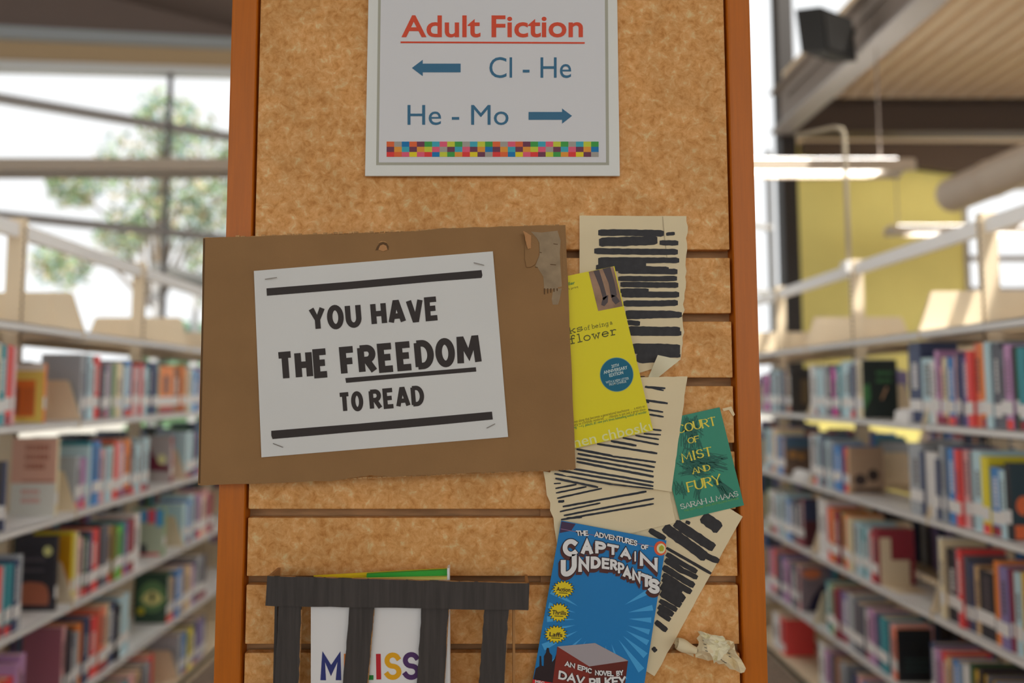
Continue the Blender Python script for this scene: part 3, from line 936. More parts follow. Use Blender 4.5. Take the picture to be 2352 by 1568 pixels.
cover_art('dark_end_cover', [('cover_print', c_('soot', 50, 48, 48), [rect(0, 0, 1, 1)]), ('cover_picture', c_('bronze', 92, 78, 58), [rect(.35, .2, .6, .75)])])
cover_art('black_green_cover', [('cover_print', c_('black_green', 36, 44, 42), [rect(0, 0, 1, 1)]), ('cover_picture', c_('leaf', 62, 110, 68), [[(0, .1), (.22, .35), (.2, .6), (0, .55)], ]),
   ('cover_lettering', c_('leaf', 0, 0, 0), lines(.4, .95, .74, .13, 2, 5, .5)), ('cover_picture', c_('skin', 165, 128, 100), [[(.5, .32), (.56, .32), (.72, .52), (.66, .54)]])], 'black and green novel with cover facing the aisle end, right bookcase top row')
cover_art('brown_end_cover', [('cover_print', c_('umber', 92, 74, 62), [rect(0, 0, 1, .72)]), ('cover_print', c_('slate_blue', 60, 84, 104), [rect(0, .72, 1, 1)]), ('cover_picture', c_('ochre', 160, 116, 62), [disc(.3, .55, .14, .7), disc(.62, .5, .12, .7)])])
cover_art('cream_brown_cover', [('cover_print', c_('parchment', 150, 126, 104), [rect(0, 0, 1, 1)]), ('cover_picture', c_('dark_shape', 58, 48, 46), [disc(.3, .3, .18, .7), disc(.68, .4, .16, .8), rect(.1, .04, .9, .12)])],
   'small brown paperback with a dark picture, cover facing out, right bookcase')
cover_art('dark_orange_cover', [('cover_print', c_('petrol', 42, 58, 66), [rect(0, 0, 1, 1)]), ('cover_picture', c_('flame', 196, 96, 58), [disc(.25, .45, .16, .8), rect(.05, .02, .7, .2)]), ('cover_picture', c_('soot2', 40, 36, 36), [disc(.4, .3, .14, .9)])],
   'petrol blue book with orange picture at the right edge, right bookcase')
cover_art('maroon_end_cover', [('cover_print', c_('oxblood', 70, 34, 42), [rect(0, 0, 1, .55)]), ('cover_print', c_('midnight', 46, 52, 78), [rect(0, .55, 1, 1)])])
cover_art('orange_navy_cover', [('cover_print', c_('dusk', 108, 98, 108), [rect(0, 0, 1, 1)]), ('cover_picture', c_('copper', 178, 104, 72), [disc(.4, .84, .34, .35)]), ('cover_picture', c_('midnight2', 34, 34, 62), [[(.2, 0), (1, 0), (1, .62), (.75, .6), (.4, .3)]])],
   'book with orange and midnight blue cover facing out, right bookcase fourth row')
cover_art('black_end_cover', [('cover_print', c_('jet', 26, 28, 30), [rect(0, 0, 1, 1)]), ('cover_lettering', c_('dim_teal', 44, 62, 62), lines(.2, .9, .4, .1, 3, 3, .4))],
   'large black book with cover facing out, right bookcase fourth row')
# the rest of the stock: backs of the books on the far face, and bays beside the frame
def stock(name, label, X, ZS, joints, seed, near=False):
    r = random.Random(seed)
    s = 1 if X > 0 else -1
    mb = MB()
    keys = list('kndRBdkteprsnbdk')
    mats = [bookmat(k) for k in 'kndRBtepsb']
    ix = {k: i for i, k in enumerate('kndRBtepsb')}
    xb = X + s * (2 * (DEPTH + .035))
    if near:
        xb = X + s * .16
    for z in ZS[1:]:
        for ya, yb in zip(joints, joints[1:]):
            y = ya + .03
            while y < yb - r.uniform(.04, .3):
                t = r.uniform(.016, .04)
                h = r.uniform(.19, .24)
                d = r.uniform(.13, .16)
                mb.box(*sorted((xb - s * .012, xb - s * d)), y, y + t - .001, z, z + h, ix.get(r.choice(keys), 0))
                y += t
    o = mb.build(name, mats, fixn=False)
    return tag(o, label, 'books', kind='stuff')
stock('book_stock', 'dark books on the far face behind the left bookcase rows', XL, ZL, [YJL + BAY * k for k in (-1, 0, 1, 2, 3)], 4)
stock('book_stock', 'dark books on the far face behind the right bookcase rows', XR, ZR, [YJR + BAY * k for k in (-1, 0, 1, 2, 3)], 5)
stock('book_stock', 'dark books on the farther bookcase seen through the right bookcase', XF, ZR, [YJR + BAY * k for k in (0, 1, 2, 3)], 6, near=True)
# metal bookend and shelf label holders on the right bookcase
def bookend(py_, label):
    y = y_on_side(2012, XR, ZR[3] + .05)
    mb = MB()
    mb.box(XR + .02, XR + .14, y - .001, y + .001, ZR[3], ZR[3] + .10)
    mb.box(XR + .02, XR + .065, y - .001, y + .001, ZR[3] + .10, ZR[3] + .19)
    mb.box(XR + .02, XR + .14, y - .12, y, ZR[3], ZR[3] + .0015)
    return tag(mb.build('bookend', M_SHELF), label, 'bookend')
bookend(0, 'putty metal bookend on the right bookcase third row')
for pxa, pxb, lv, wh in ((2056, 2088, 1, 'top book row'), (1822, 1848, 2, 'second book row')):
    z = ZR[lv]
    ya, yb = sorted((y_on_side(pxa, XR, z), y_on_side(pxb, XR, z)))
    mb = MB().prism([(XR - .004, ya, z - .004), (XR + .03, ya, z - .004 + .005), (XR + .03, ya, z + .05), (XR + .002, ya, z + .04)], (0, yb - ya, 0))
    lh = tag(mb.build('shelf_label', M_LABEL), f'white block label on the shelf edge, {wh}, right bookcase', 'shelf label', 'white shelf labels')

# ---- pendant lights, duct, conduit
def pendant(x0, x1, y, z, label, em):
    r = empty('pendant_light', ((x0 + x1) / 2, y, z), label, 'pendant light', 'linear pendant lights')
    mb = MB()
    prof = [(-.11, .0), (-.10, .085), (-.05, .105), (.05, .105), (.10, .085), (.11, 0), (.085, 0), (.08, .06), (-.08, .06), (-.085, 0)]
    mb.prism([(x0, y + a, z + b) for a, b in prof], (x1 - x0, 0, 0))
    mb.build('housing', ph('pale_grey_housing', 178, 166, 150, .5, k=1.5), r)
    MB().box(x0 + .25, x1 - .25, y - .075, y + .075, z + .045, z + .055).build('diffuser', em, r)
    MB().box(x0 + .1, x1 - .1, y - .045, y + .045, z + .106, z + .109).build('uplight', em, r)
    n = int((x1 - x0) / .055)
    mb = MB()
    for k in range(1, n):
        xx = x0 + (x1 - x0) * k / n
        mb.box(xx - .004, xx + .004, y - .08, y + .08, z + .004, z + .04)
    mb.build('louvre', ph('white_louvre', 230, 225, 222, .5, k=1.2), r)
    for xx in (x0 + .12, x1 - .2):
        MB().tube([(xx, y, z + .1), (xx, y, ZD if xx > 2.9 else 6.0)], .006, 6).build('suspension_rod', M_GREYST, r)
    return r
M_LAMP = mat('lamp_white', (1, .96, .9, 1), emit=40.0)
YP = 5.0
zP = W(1900, 400, YP).z
xe = W(2084, 380, YP).x
pendant(xe - 4.6, xe, YP, zP, 'linear pendant light hanging in front of the lime wall', M_LAMP)
pendant(xe - 9.6, xe - 4.75, YP, zP, 'linear pendant light hanging across the left window', ph('lamp_off', 205, 205, 200, .5, k=1.2))
pendant(-6.0, -.2, 2.35, zP + .1, 'added linear pendant light above the left bookcase, out of the picture', M_LAMP)  # unseen lamp, added to brighten the left shelves
pendant(.2, 2.7, 2.35, zP + .1, 'added linear pendant light above the right bookcase, out of the picture', M_LAMP)  # unseen lamp, added to brighten the right shelves
pendant(3.6, 8.0, 2.4, zP + .65, 'added linear pendant light under the ribbed ceiling, out of the picture', M_LAMP)  # unseen lamp, added to brighten the ribbed deck
pendant(4.9, 8.8, 8.3, zP + .3, 'added linear pendant light hanging close to the lime wall', M_LAMP)  # extra lamp, added to brighten the lime wall
du = empty('air_duct', W(2190, 420, 5.6), 'pale round air duct in front of the bright right window', 'duct')
p0 = W(2188, 448, 5.6)
rd = .145
n = 14
body = MB().tube([(p0.x, 5.6 - .45 * k, p0.z) for k in range(n)], rd, 28)
body.build('tube', ph('pale_duct', 190, 176, 160, .45, k=1.4), du, smooth=False)
for k in range(1, n, 2):
    MB().tube([(p0.x, 5.6 - .45 * k - .012, p0.z), (p0.x, 5.6 - .45 * k + .012, p0.z)], rd + .006, 28).build('seam_ring', ph('pale_duct', 0, 0, 0), du)
for k in (2, 7):
    MB().tube([(p0.x, 5.6 - .45 * k, p0.z + rd), (p0.x, 5.6 - .45 * k, ZD)], .006, 6).build('hanger', M_GREYST, du)
yc = YJR + BAY + .02
pa = W(1950, 600, yc)
cd = empty('power_conduit', (pa.x, yc, pa.z), 'thin grey conduit dropping to the right bookcase top rail', 'conduit')
pt = W(1941, 292, yc)
MB().tube([pa, Vector((pa.x, yc, pt.z - .04)), Vector((pa.x - .012, yc, pt.z - .01)), Vector((pa.x - .05, yc, pt.z)), Vector((pa.x - .2, yc + .12, pt.z))], .011, 10).build('pipe', ph('grey_conduit', 170, 160, 140, .5, k=1.2), cd, smooth=True)
MB().box(pa.x - .03, pa.x + .03, yc - .03, yc + .03, pa.z - .06, pa.z).build('junction_box', M_RAIL, cd)

# =================================================================== WOODEN END PANEL WITH SLATS
D = 0.800
pn = empty('end_panel', (0, D + .02, 0), 'tall orange wood end panel with tan mottled slats in the middle', 'end panel')
YF = 0.7965
xl0 = (W(533, 0, YF).x + W(487, 1568, YF).x) / 2
xl1 = (W(588, 0, YF).x + W(554, 1568, YF).x) / 2
xr0 = (W(1678, 0, YF).x + W(1701, 1568, YF).x) / 2
xr1 = (W(1727, 0, YF).x + W(1762, 1568, YF).x) / 2
TOPP = EYE + .72
def bev(ob, w_=.002):
    m = ob.modifiers.new('bevel', 'BEVEL')
    m.width = w_
    m.segments = 2
    return ob
bev(MB().box(xl0, xl1, YF, D + .04, 0, TOPP).build('stile', M_WOOD, pn), .003)
bev(MB().box(xr0, xr1, YF, D + .04, 0, TOPP).build('stile', M_WOOD, pn), .003)
bev(MB().box(xl0, xr1, YF, D + .04, TOPP, TOPP + .04).build('top_rail', M_WOOD, pn), .003)
MB().box(xl1, xr0, D + .016, D + .03, 0, TOPP).build('backing_board', M_WOODD, pn)
slots = [(573, 590), (721, 737), (867, 884), (1016, 1033), (1168, 1187), (1324, 1342), (1479, 1497)]
zs = [(W(1128, a, D).z, W(1128, b, D).z) for a, b in slots]
pitch_ = (zs[0][0] - zs[-1][0]) / 6
gp = sum(a - b for a, b in zs) / len(zs) * 1.12
tops = [zs[0][0] - pitch_ * k for k in range(0, 40)]
g_ = .003
def slat(z0, z1):
    o = MB().box(xl1 + g_, xr0 - g_, D, D + .012, z0, z1).build('slat', M_SLAT, pn)
    bev(o, .0012)
slat(tops[0], TOPP)
for k, zt in enumerate(tops):
    zb = zt - pitch_
    if zb < .05: break
    slat(zb, zt - gp)
    if k < 8:
        for fx in (.62, .845):                    # dark studs that show in the slots
            xx = xl1 + (xr0 - xl1) * fx
            MB().box(xx - .012, xx + .012, D + .011, D + .016, zt - gp - .004, zt + .004).build('slot_insert', M_WOODD, pn)
# the shelving that the panel closes off
bookcase('bookcase', 'putty steel bookcase range hidden behind the wooden end panel', -.27, [D + .06 + BAY * k for k in (0, 1, 2, 3)], ZL[1:], s=1)

# =================================================================== DIRECTION SIGN
SY = const(.7935)
sg = empty('direction_sign', W(1130, 404, .795), 'white framed sign reading Adult Fiction with blue arrows at the top', 'sign')
topy = -62
mb = MB()
flat(mb, [(847, topy), (1417, topy), (1424, 404), (838, 404)], SY, .003)
bev(mb.build('backing', M_SIGNW, sg), .0008)
S1 = const(.7933)
flat(MB(), [(869, topy + 22), (1396, topy + 22), (1399, 379), (864, 379)], S1, .0001).build('border', M_SIGNL, sg)
S2 = const(.7931)
prt = flat(MB(), [(875, topy + 28), (1389, topy + 28), (1392, 373), (870, 373)], S2, .0001).build('sheet', M_SIGNP, sg)
S3 = const(.7928)
mb = MB()
font_text(mb, 'Adult Fiction', (922, 86), (1339, 86), (0, -51), S3, weight=.018)
flat(mb, [(920, 95), (1343, 96.5), (1343, 100.5), (920, 99)], S3)
mb.build('heading', M_RED, prt)
mb = MB()
font_text(mb, 'Cl - He', (1124, 179), (1312, 179), (0, -48), S3, weight=0)
mb.build('lettering', M_BLUE, prt)
mb = MB()
font_text(mb, 'He - Mo', (936, 287), (1168, 287), (0, -46), S3, weight=0)
mb.build('lettering', M_BLUE, prt)
flat(MB(), [(946, 156), (971, 137), (971, 146), (1058, 146), (1058, 166), (971, 166), (971, 175)], S3).build('arrow', M_BLUE, prt)
flat(MB(), [(1314, 266), (1291, 249), (1291, 257), (1214, 257), (1214, 275), (1291, 275), (1291, 284)], S3).build('arrow', M_BLUE, prt)
TC = {'o': (200, 84, 40), 's': (138, 134, 126), 'b': (0, 98, 150), 'u': (92, 44, 66), 'g': (50, 132, 56), 't': (48, 140, 156), 'i': (196, 76, 100), 'y': (166, 172, 46),
      'O': (216, 126, 42), 'r': (190, 46, 44), 'Y': (224, 172, 20)}
tk = list(TC)
rows_ = ['osbougtiygstygosiougtiygstyg', 'uOtuOyisutiuObuOtuOyisutiuOb', 'roiYirbygOrYusrobYiruygOrYus']
mb = MB()
for j, rr in enumerate(rows_):
    for i, c in enumerate(rr):
        x0, x1 = 888 + 487 * i / 28, 888 + 487 * (i + 1) / 28
        y0, y1 = 325 + 12 * j - (j == 2) * .0, 325 + 12 * (j + 1) - (j == 2) * 1
        flat(mb, [(x0, y0), (x1, y0), (x1, y1), (x0, y1)], S3, mi=tk.index(c))
mb.build('mosaic_strip', [ph('tile_' + {'o': 'rust', 's': 'grey', 'b': 'blue', 'u': 'plum', 'g': 'green', 't': 'turquoise', 'i': 'pink', 'y': 'lime', 'O': 'orange', 'r': 'red', 'Y': 'yellow'}[k], *TC[k], .5, k=1.8) for k in tk], prt)

# =================================================================== BLACKED-OUT BOOK PAGES (back to front)
rnd = random.Random(11)
# top page
def s_p1(px, py):
    c = max(0, (px - 1540) / 40)
    return .7975 - .0012 * c * c
pg = empty('torn_page', W(1450, 860, .797), 'upright cream book page with thick black marker bars beside the cardboard sign', 'paper', 'blacked-out book pages')
mb = MB()
q = [(1331, 495), (1579, 496), (1566, 826), (1331, 900)]
sheet(mb, q, 10, 26, s_p1, (0.3, 3.5, 1, 0), seed=4)
mb.build('page', M_CREAM, pg)
P1I = lambda px, py: s_p1(px, py) - .0003
mb = MB()
T = [((1374, 534), (1525, 536), 15), ((1530, 538), (1550, 536), 8), ((1376, 556), (1510, 552), 21), ((1515, 557), (1558, 558), 12), ((1365, 576), (1557, 577), 14),
     ((1374, 597), (1560, 597), 13), ((1374, 605), (1484, 605), 14), ((1369, 614), (1536, 619), 14), ((1420, 622), (1556, 623), 13), ((1420, 640), (1555, 641), 12), ((1425, 653), (1558, 654), 13),
     ((1425, 668), (1490, 668), 12), ((1428, 676), (1560, 676), 14), ((1432, 697), (1557, 695), 14), ((1437, 718), (1552, 719), 11), ((1436, 726), (1566, 722), 14), ((1440, 740), (1470, 743), 12), ((1442, 756), (1562, 757), 14),
     ((1445, 765), (1565, 765), 12), ((1452, 795), (1562, 797), 14), ((1456, 807), (1562, 807), 13), ((1462, 822), (1525, 822), 22), ((1500, 815), (1563, 816), 10)]
for a, b, wd in T:
    marker(mb, a, b, wd, P1I, rnd)
mb.build('marker_bars', M_MARK, pg)
flat(MB(), [(1521, 497), (1523, 497), (1527, 540), (1533, 592), (1531, 592), (1524, 540)], P1I).build('crease_shade', ph('crease_shadow', 150, 138, 112, .8), pg)  # shade along the crease, painted as a thin darker strip
def s_fl(px, py):                                # turned-up corner
    t = max(0, min(1, (px - 1480) / 85 + (890 - py) / 90 - .5))
    return .7962 - .012 * math.sin(t * PI * .6)
mb = MB()
sheet(mb, [(1511, 815), (1562, 826), (1500, 876), (1478, 892)], 6, 8, s_fl, seed=3)
mb.build('turned_corner', M_CREAMB, pg, smooth=True)
mb = MB()
for y in (864, 875):
    flat(mb, [(1468, y), (1481, y - 1), (1481, y + .8), (1468, y + 1.8)], const(.7968))
mb.build('printed_line', M_INK, pg)

# slanting page, low right
s_p4 = lambda px, py: .7968 - .00003 * max(0, px - 1620)
pg = empty('torn_page', W(1560, 1550, .797), 'slanting cream page with broad diagonal black bars under the green cover', 'paper', 'blacked-out book pages')
mb = MB()
sheet(mb, [(1516, 1066), (1706, 1186), (1504, 1552), (1314, 1438)], 8, 14, s_p4, (.5, 1.2, 1, 0), seed=8)
mb.build('page', M_CREAM, pg)
I4 = lambda px, py: s_p4(px, py) - .0003
mb = MB()
def c7(x, y): return (1200 + .2602 * x, 1160 + .2602 * y)
bars = [((1440, 145), (1480, 160), 8), ((1590, 95), (1740, 215), 28), ((1345, 155), (1690, 380), 22), ((1250, 190), (1620, 470), 24), ((1600, 435), (1735, 495), 14), ((1270, 375), (1665, 605), 7),
        ((1120, 215), (1260, 300), 14), ((1270, 430), (1540, 590), 12), ((1260, 480), (1430, 590), 14), ((1400, 570), (1545, 640), 12), ((1240, 545), (1515, 715), 15), ((1240, 610), (1490, 770), 14),
        ((1235, 650), (1410, 765), 12), ((1225, 705), (1430, 835), 20), ((1220, 770), (1400, 885), 16), ((1210, 840), (1365, 925), 12), ((1200, 890), (1330, 970), 14), ((1195, 935), (1305, 1015), 12),
        ((1175, 1025), (1275, 1105), 13), ((1150, 1255), (1180, 1290), 10)]
for a, b, wd in bars:
    marker(mb, c7(*a), c7(*b), wd, I4, rnd, rough=.08)
mb.build('marker_bars', M_MARK, pg)

# green printed cover
gc = empty('printed_cover', W(1610, 1190, .794), 'green printed book cover with yellow title at the right edge', 'book cover', 'printed book covers')
GY = const(.7945)
gq = [(1505, 968), (1653, 935), (1709, 1160), (1562, 1194)]
flat(MB(), gq, GY, .0008).build('card', ph('cover_green', 46, 120, 98, .42, k=1.75), gc)
G1 = const(.7943)
mb = MB()
gr = random.Random(21)
def c6(x, y): return (1240 + .2551 * x, 820 + .2551 * y)
def feather(a, b, wd, n=1):
    for k in range(n):
        o1 = (gr.uniform(-wd, wd), gr.uniform(-wd, wd))
        o2 = (gr.uniform(-wd, wd), gr.uniform(-wd, wd))
        m_ = ((a[0] + b[0]) / 2 + gr.uniform(-wd, wd), (a[1] + b[1]) / 2 + gr.uniform(-wd, wd))
        pts = [c6(a[0] + o1[0], a[1] + o1[1]), c6(*m_), c6(b[0] + o2[0], b[1] + o2[1])]
        stroke(mb, pts, gr.uniform(.8, 2.2), G1)
# a dark scribbled feathery mass
for k in range(60): feather((gr.uniform(1290, 1420), gr.uniform(540, 640)), (gr.uniform(1290, 1470), gr.uniform(650, 900)), 25)
for k in range(70): feather((gr.uniform(1300, 1420), gr.uniform(820, 960)), (gr.uniform(1450, 1690), gr.uniform(880, 1030)), 22)
for k in range(40): feather((gr.uniform(1240, 1320), gr.uniform(900, 1060)), (gr.uniform(1400, 1560), gr.uniform(1000, 1090)), 20)
for k in range(40): feather((gr.uniform(1560, 1600), gr.uniform(1080, 1150)), (gr.uniform(1650, 1770), gr.uniform(1200, 1290)), 18)
for k in range(14): feather((gr.uniform(1220, 1290), gr.uniform(1100, 1160)), (gr.uniform(1230, 1350), gr.uniform(1200, 1280)), 18)
for k in range(8): feather((gr.uniform(1420, 1450), gr.uniform(1090, 1120)), (gr.uniform(1380, 1440), gr.uniform(1260, 1310)), 14)
mb.build('feathery_pattern', ph('cover_dark_green', 32, 84, 72, .45, k=1.75), gc)
G2 = const(.7941)
mb = MB()
nb = math.radians(12)
kw = dict(nib=nb, thin=.35, serif=2.4)
stroke_text(mb, 'COURT', (1557, 997), (1647, 976), (-5.0, -21), 3.6, G2, gap=.2, **kw)
stroke_text(mb, 'OF', (1581, 1020), (1608, 1013), (-3.4, -14.5), 2.8, G2, gap=.2, **kw)
stroke_text(mb, 'MIST', (1567, 1063), (1638, 1046), (-5, -22), 3.8, G2, gap=.26, adv={'I': .3}, **kw)
stroke_text(mb, 'AND', (1591, 1089), (1633, 1080), (-3.6, -15), 2.8, G2, gap=.2, **kw)
stroke_text(mb, 'FURY', (1580, 1131), (1659, 1111), (-5.4, -24), 4.0, G2, gap=.24, **kw)
mb.build('title', ph('title_yellow', 190, 178, 66, .5, k=1.8), gc)
mb = MB()
stroke_text(mb, 'SARAH J. MAAS', (1564, 1170), (1697, 1139), (-3.3, -13), 2.4, G2, gap=.22, space=.6, nib=nb, thin=.4, serif=1.6)
mb.build('author', ph('title_grey', 168, 176, 168, .5, k=1.8), gc)
mb = MB()
font_text(mb, 'THE NEW YORK TIMES BESTSELLING AUTHOR', (1572, 1175), (1697, 1146), (-1, -4.5), G2)
mb.build('small_print', ph('small_print_green', 96, 150, 72, .5, k=1.8), gc)

# folded page: upper leaf runs down to a fold, lower leaf turns back
pg = empty('torn_page', W(1400, 1250, .792), 'folded cream page with thin slanting black lines below the yellow cover', 'paper', 'blacked-out book pages')
def s_up(px, py):
    t = max(0, (py - 1060) / 68)
    return .7925 - .0065 * min(t, 1.1) ** 2 - .003 * max(0, (1300 - px) / 60)
def s_lo(px, py):
    t = max(0, (1180 - py) / 80)
    return .7935 - .003 * min(t, 1) ** 2
lo_q = [(1247, 1082), (1536, 1122), (1552, 1200), (1284, 1262)]
mb = MB()
sheet(mb, lo_q, 16, 10, s_lo, (0, .6, .6, 2.5), seed=12)
mb.build('leaf', M_CREAM, pg, smooth=True)
mb = MB()
for i in range(1):
    up_q = [(1400, 868), (1579, 864), (1542, 1129), (1262, 1086)]
    n1, n2 = 16, 22
    sheet(mb, up_q, n1, n2, s_up, (.5, .8, 0, 1.5), seed=14)
mb.build('leaf', M_CREAM, pg, smooth=True)
IU = lambda px, py: s_up(px, py) - .0003
IL = lambda px, py: s_lo(px, py) - .0003
mb = MB()
lu = [((945, 268), (1130, 281), 5), ((950, 262), (1115, 300), 4), ((940, 385), (1152, 415), 5), ((945, 400), (985, 408), 4), ((960, 470), (1110, 495), 4.5), ((985, 515), (1115, 537), 4.5),
      ((1015, 650), (1095, 660), 4), ((935, 688), (1090, 700), 4), ((860, 705), (1072, 740), 4.2), ((745, 725), (1070, 785), 4.5), ((640, 755), (870, 797), 5.5), ((515, 780), (1058, 865), 5),
      ((330, 828), (655, 890), 5.5), ((640, 890), (1045, 945), 4.5), ((340, 868), (1035, 990), 5), ((330, 908), (1022, 1030), 5), ((330, 940), (1025, 1075), 5.5), ((250, 995), (1025, 1125), 5),
      ((160, 1015), (1022, 1162), 5), ((130, 1048), (660, 1145), 4.5), ((650, 1145), (1022, 1186), 3.5), ((140, 1090), (525, 1172), 5)]
for a, b, wd in lu:
    marker(mb, c6(*a), c6(*b), wd, IU, rnd, rough=.13)
mb.build('marker_lines', M_MARKB, pg)
mb = MB()
ll = [((125, 1138), (190, 1135), 3), ((140, 1182), (330, 1145), 4), ((145, 1222), (420, 1165), 4), ((155, 1270), (560, 1182), 4.2), ((165, 1300), (220, 1295), 6), ((205, 1345), (960, 1208), 4.8),
      ((180, 1390), (545, 1312), 4), ((215, 1425), (1028, 1272), 4.5), ((190, 1462), (1025, 1318), 4.5), ((240, 1450), (380, 1440), 5)]
for a, b, wd in ll:
    marker(mb, c6(*a), c6(*b), wd, IL, rnd, rough=.13)
mb.build('marker_lines', M_MARKB, pg)

# =================================================================== BLUE COMIC COVER
bc = empty('printed_cover', W(1370, 1600, .789), 'blue printed comic book cover with white block title and yellow bursts', 'book cover', 'printed book covers')
B0 = const(.7890)
bq = [(1289, 1195), (1531, 1241), (1472, 1622), (1217, 1600)]
flat(MB(), bq, B0, .0008).build('card', ph('comic_blue', 22, 104, 160, .4, k=1.75), bc)
def bl(k): return const(.7890 - .00022 * k)
# lighter rays fanning out
mb = MB()
cc = c7(700, 1000)
rr_ = random.Random(6)
for k in range(26):
    a = 2 * PI * k / 26 + rr_.uniform(-.05, .05)
    if -.6 > math.sin(a): continue
    r0, r1 = 62, 150
    p_ = [(cc[0] + math.cos(a - .02) * r0, cc[1] + math.sin(a - .02) * r0), (cc[0] + math.cos(a - .055) * r1, cc[1] + math.sin(a - .055) * r1), (cc[0] + math.cos(a + .055) * r1, cc[1] + math.sin(a + .055) * r1)]
    def inside(p):
        xl = 1289 + (1217 - 1289) * (p[1] - 1195) / 405
        xr = 1531 + (1472 - 1531) * (p[1] - 1241) / 381
        return xl + 3 < p[0] < xr - 3 and 1262 < p[1] < 1590
    while not all(inside(p) for p in p_) and r1 > r0 + 8:
        r1 -= 6
        p_ = [p_[0], (cc[0] + math.cos(a - .055) * r1, cc[1] + math.sin(a - .055) * r1), (cc[0] + math.cos(a + .055) * r1, cc[1] + math.sin(a + .055) * r1)]
    if all(inside(p) for p in p_):
        flat(mb, p_, bl(1))
mb.build('ray', ph('comic_light_blue', 60, 140, 190, .4, k=1.75), bc)
flat(MB(), [c7(345, 142), c7(470, 165), c7(430, 225), c7(328, 245)], bl(1)).build('plum_corner', ph('comic_plum', 58, 40, 66, .4, k=1.7), bc)  # purple corner of the print
flat(MB(), [c7(338, 205), c7(1160, 362), c7(1160, 368), c7(337, 211)], bl(1.4)).build('rule', ph('comic_rule', 120, 92, 120, .4, k=1.7), bc)
# skyline and stage block
mb = MB()
sky = [(118, 1440), (150, 1420), (152, 1330), (165, 1330), (170, 1415), (188, 1420), (190, 1330), (208, 1300), (215, 1258), (232, 1258), (240, 1300), (262, 1325), (262, 1385), (285, 1350), (305, 1300), (310, 1570), (96, 1545)]
flat(mb, [c7(*p) for p in sky], bl(2))
mb.build('skyline', ph('comic_black', 40, 30, 34, .4, k=1.6), bc)
flat(MB(), [c7(308, 1246), c7(590, 1420), c7(590, 1700), c7(255, 1660)], bl(2.5)).build('stage_block', ph('comic_maroon', 112, 40, 32, .4, k=1.7), bc)
flat(MB(), [c7(590, 1420), c7(932, 1372), c7(890, 1700), c7(590, 1700)], bl(2.5)).build('stage_block', ph('comic_dark_maroon', 86, 34, 28, .4, k=1.7), bc)
flat(MB(), [c7(308, 1246), c7(640, 1215), c7(935, 1372), c7(590, 1422)], bl(2.7)).build('stage_top', ph('comic_grey', 140, 134, 138, .4, k=1.7), bc)
flat(MB(), [c7(92, 1535), c7(560, 1620), c7(545, 1690), c7(70, 1660)], bl(3)).build('red_strip', ph('comic_red', 180, 36, 40, .4, k=1.7), bc)
# bursts
for (x, y), wx_, hy, txt in (((360, 740), 100, 80, 'Action'), ((322, 945), 96, 88, 'Thrills'), ((294, 1138), 104, 82, 'Laffs')):
    mo, mi_ = [], []
    for k in range(36):
        a = 2 * PI * k / 36
        f = 1.0 if k % 2 == 0 else .74
        mo.append(c7(x + math.cos(a) * wx_ * (f + .05), y + math.sin(a) * hy * (f + .05)))
        mi_.append(c7(x + math.cos(a) * wx_ * (f - .04), y + math.sin(a) * hy * (f - .04)))
    b_ = flat(MB(), mo, bl(2)).build('burst', ph('comic_black', 0, 0, 0), bc)
    flat(MB(), mi_, bl(3)).build('burst_fill', ph('comic_yellow', 200, 172, 30, .4, k=1.75), b_)
    mb = MB()
    wt = {'Action': 62, 'Thrills': 62, 'Laffs': 58}[txt]
    font_text(mb, txt, c7(x - wt, y + 18), c7(x + wt, y + 26), (1, -10), bl(4), weight=.02)
    stroke(mb, [c7(x - 40, y + 32), c7(x + 38, y + 36)], 1.6, bl(4))
    mb.build('burst_lettering', ph('comic_black', 0, 0, 0), b_)
# title, letter by letter: (char, left, right, top, bottom, skew)
def comic(letters, wfac, base):
    sh, ot, fl = MB(), MB(), MB()
    for ch, x0, x1, y0, y1, sl in letters:
        wd = min((y1 - y0) * .2602 * wfac, (x1 - x0) * .2602 * .34)
        xi = wd / .2602 / 2
        o = c7(x0 + xi, y1 - xi)
        r_ = c7(x1 - xi, y1 - xi + sl * (x1 - x0))
        t_ = c7(x0 + xi + (0 if ch != 'I' else 0), y0 + xi)
        ex = (r_[0] - o[0], r_[1] - o[1])
        ey = (t_[0] - o[0], t_[1] - o[1])
        for s in glyph_pts(ch, o, ex, ey):
            s2 = [(p[0] - 3.0, p[1] + 6.5) for p in s]
            stroke(sh, s2, wd + 5, bl(base), cap=wd * .55)
            stroke(sh, [(p[0] - 1.5, p[1] + 3.2) for p in s], wd + 5, bl(base), cap=wd * .55)
            stroke(ot, s, wd + 3.4, bl(base + 1), cap=wd * .5 + 1.6)
            stroke(fl, s, wd, bl(base + 2), cap=wd * .5)
    return sh, ot, fl
cap_ = [('C', 355, 490, 298, 452, .0), ('A', 518, 622, 300, 428, .02), ('P', 642, 738, 315, 424, .1), ('T', 748, 850, 338, 430, .15), ('A', 865, 958, 370, 458, .2), ('I', 975, 1015, 402, 492, .2), ('N', 1035, 1195, 418, 535, .28)]
und = [('U', 338, 480, 482, 648, -.35), ('N', 492, 592, 462, 588, -.12), ('D', 602, 692, 452, 560, 0), ('E', 700, 768, 462, 560, .08), ('R', 774, 838, 475, 568, .12), ('P', 842, 900, 502, 600, .2), ('A', 886, 964, 532, 630, .25),
       ('N', 966, 1046, 560, 662, .3), ('T', 1046, 1142, 600, 708, .25), ('S', 1108, 1212, 642, 775, .1)]
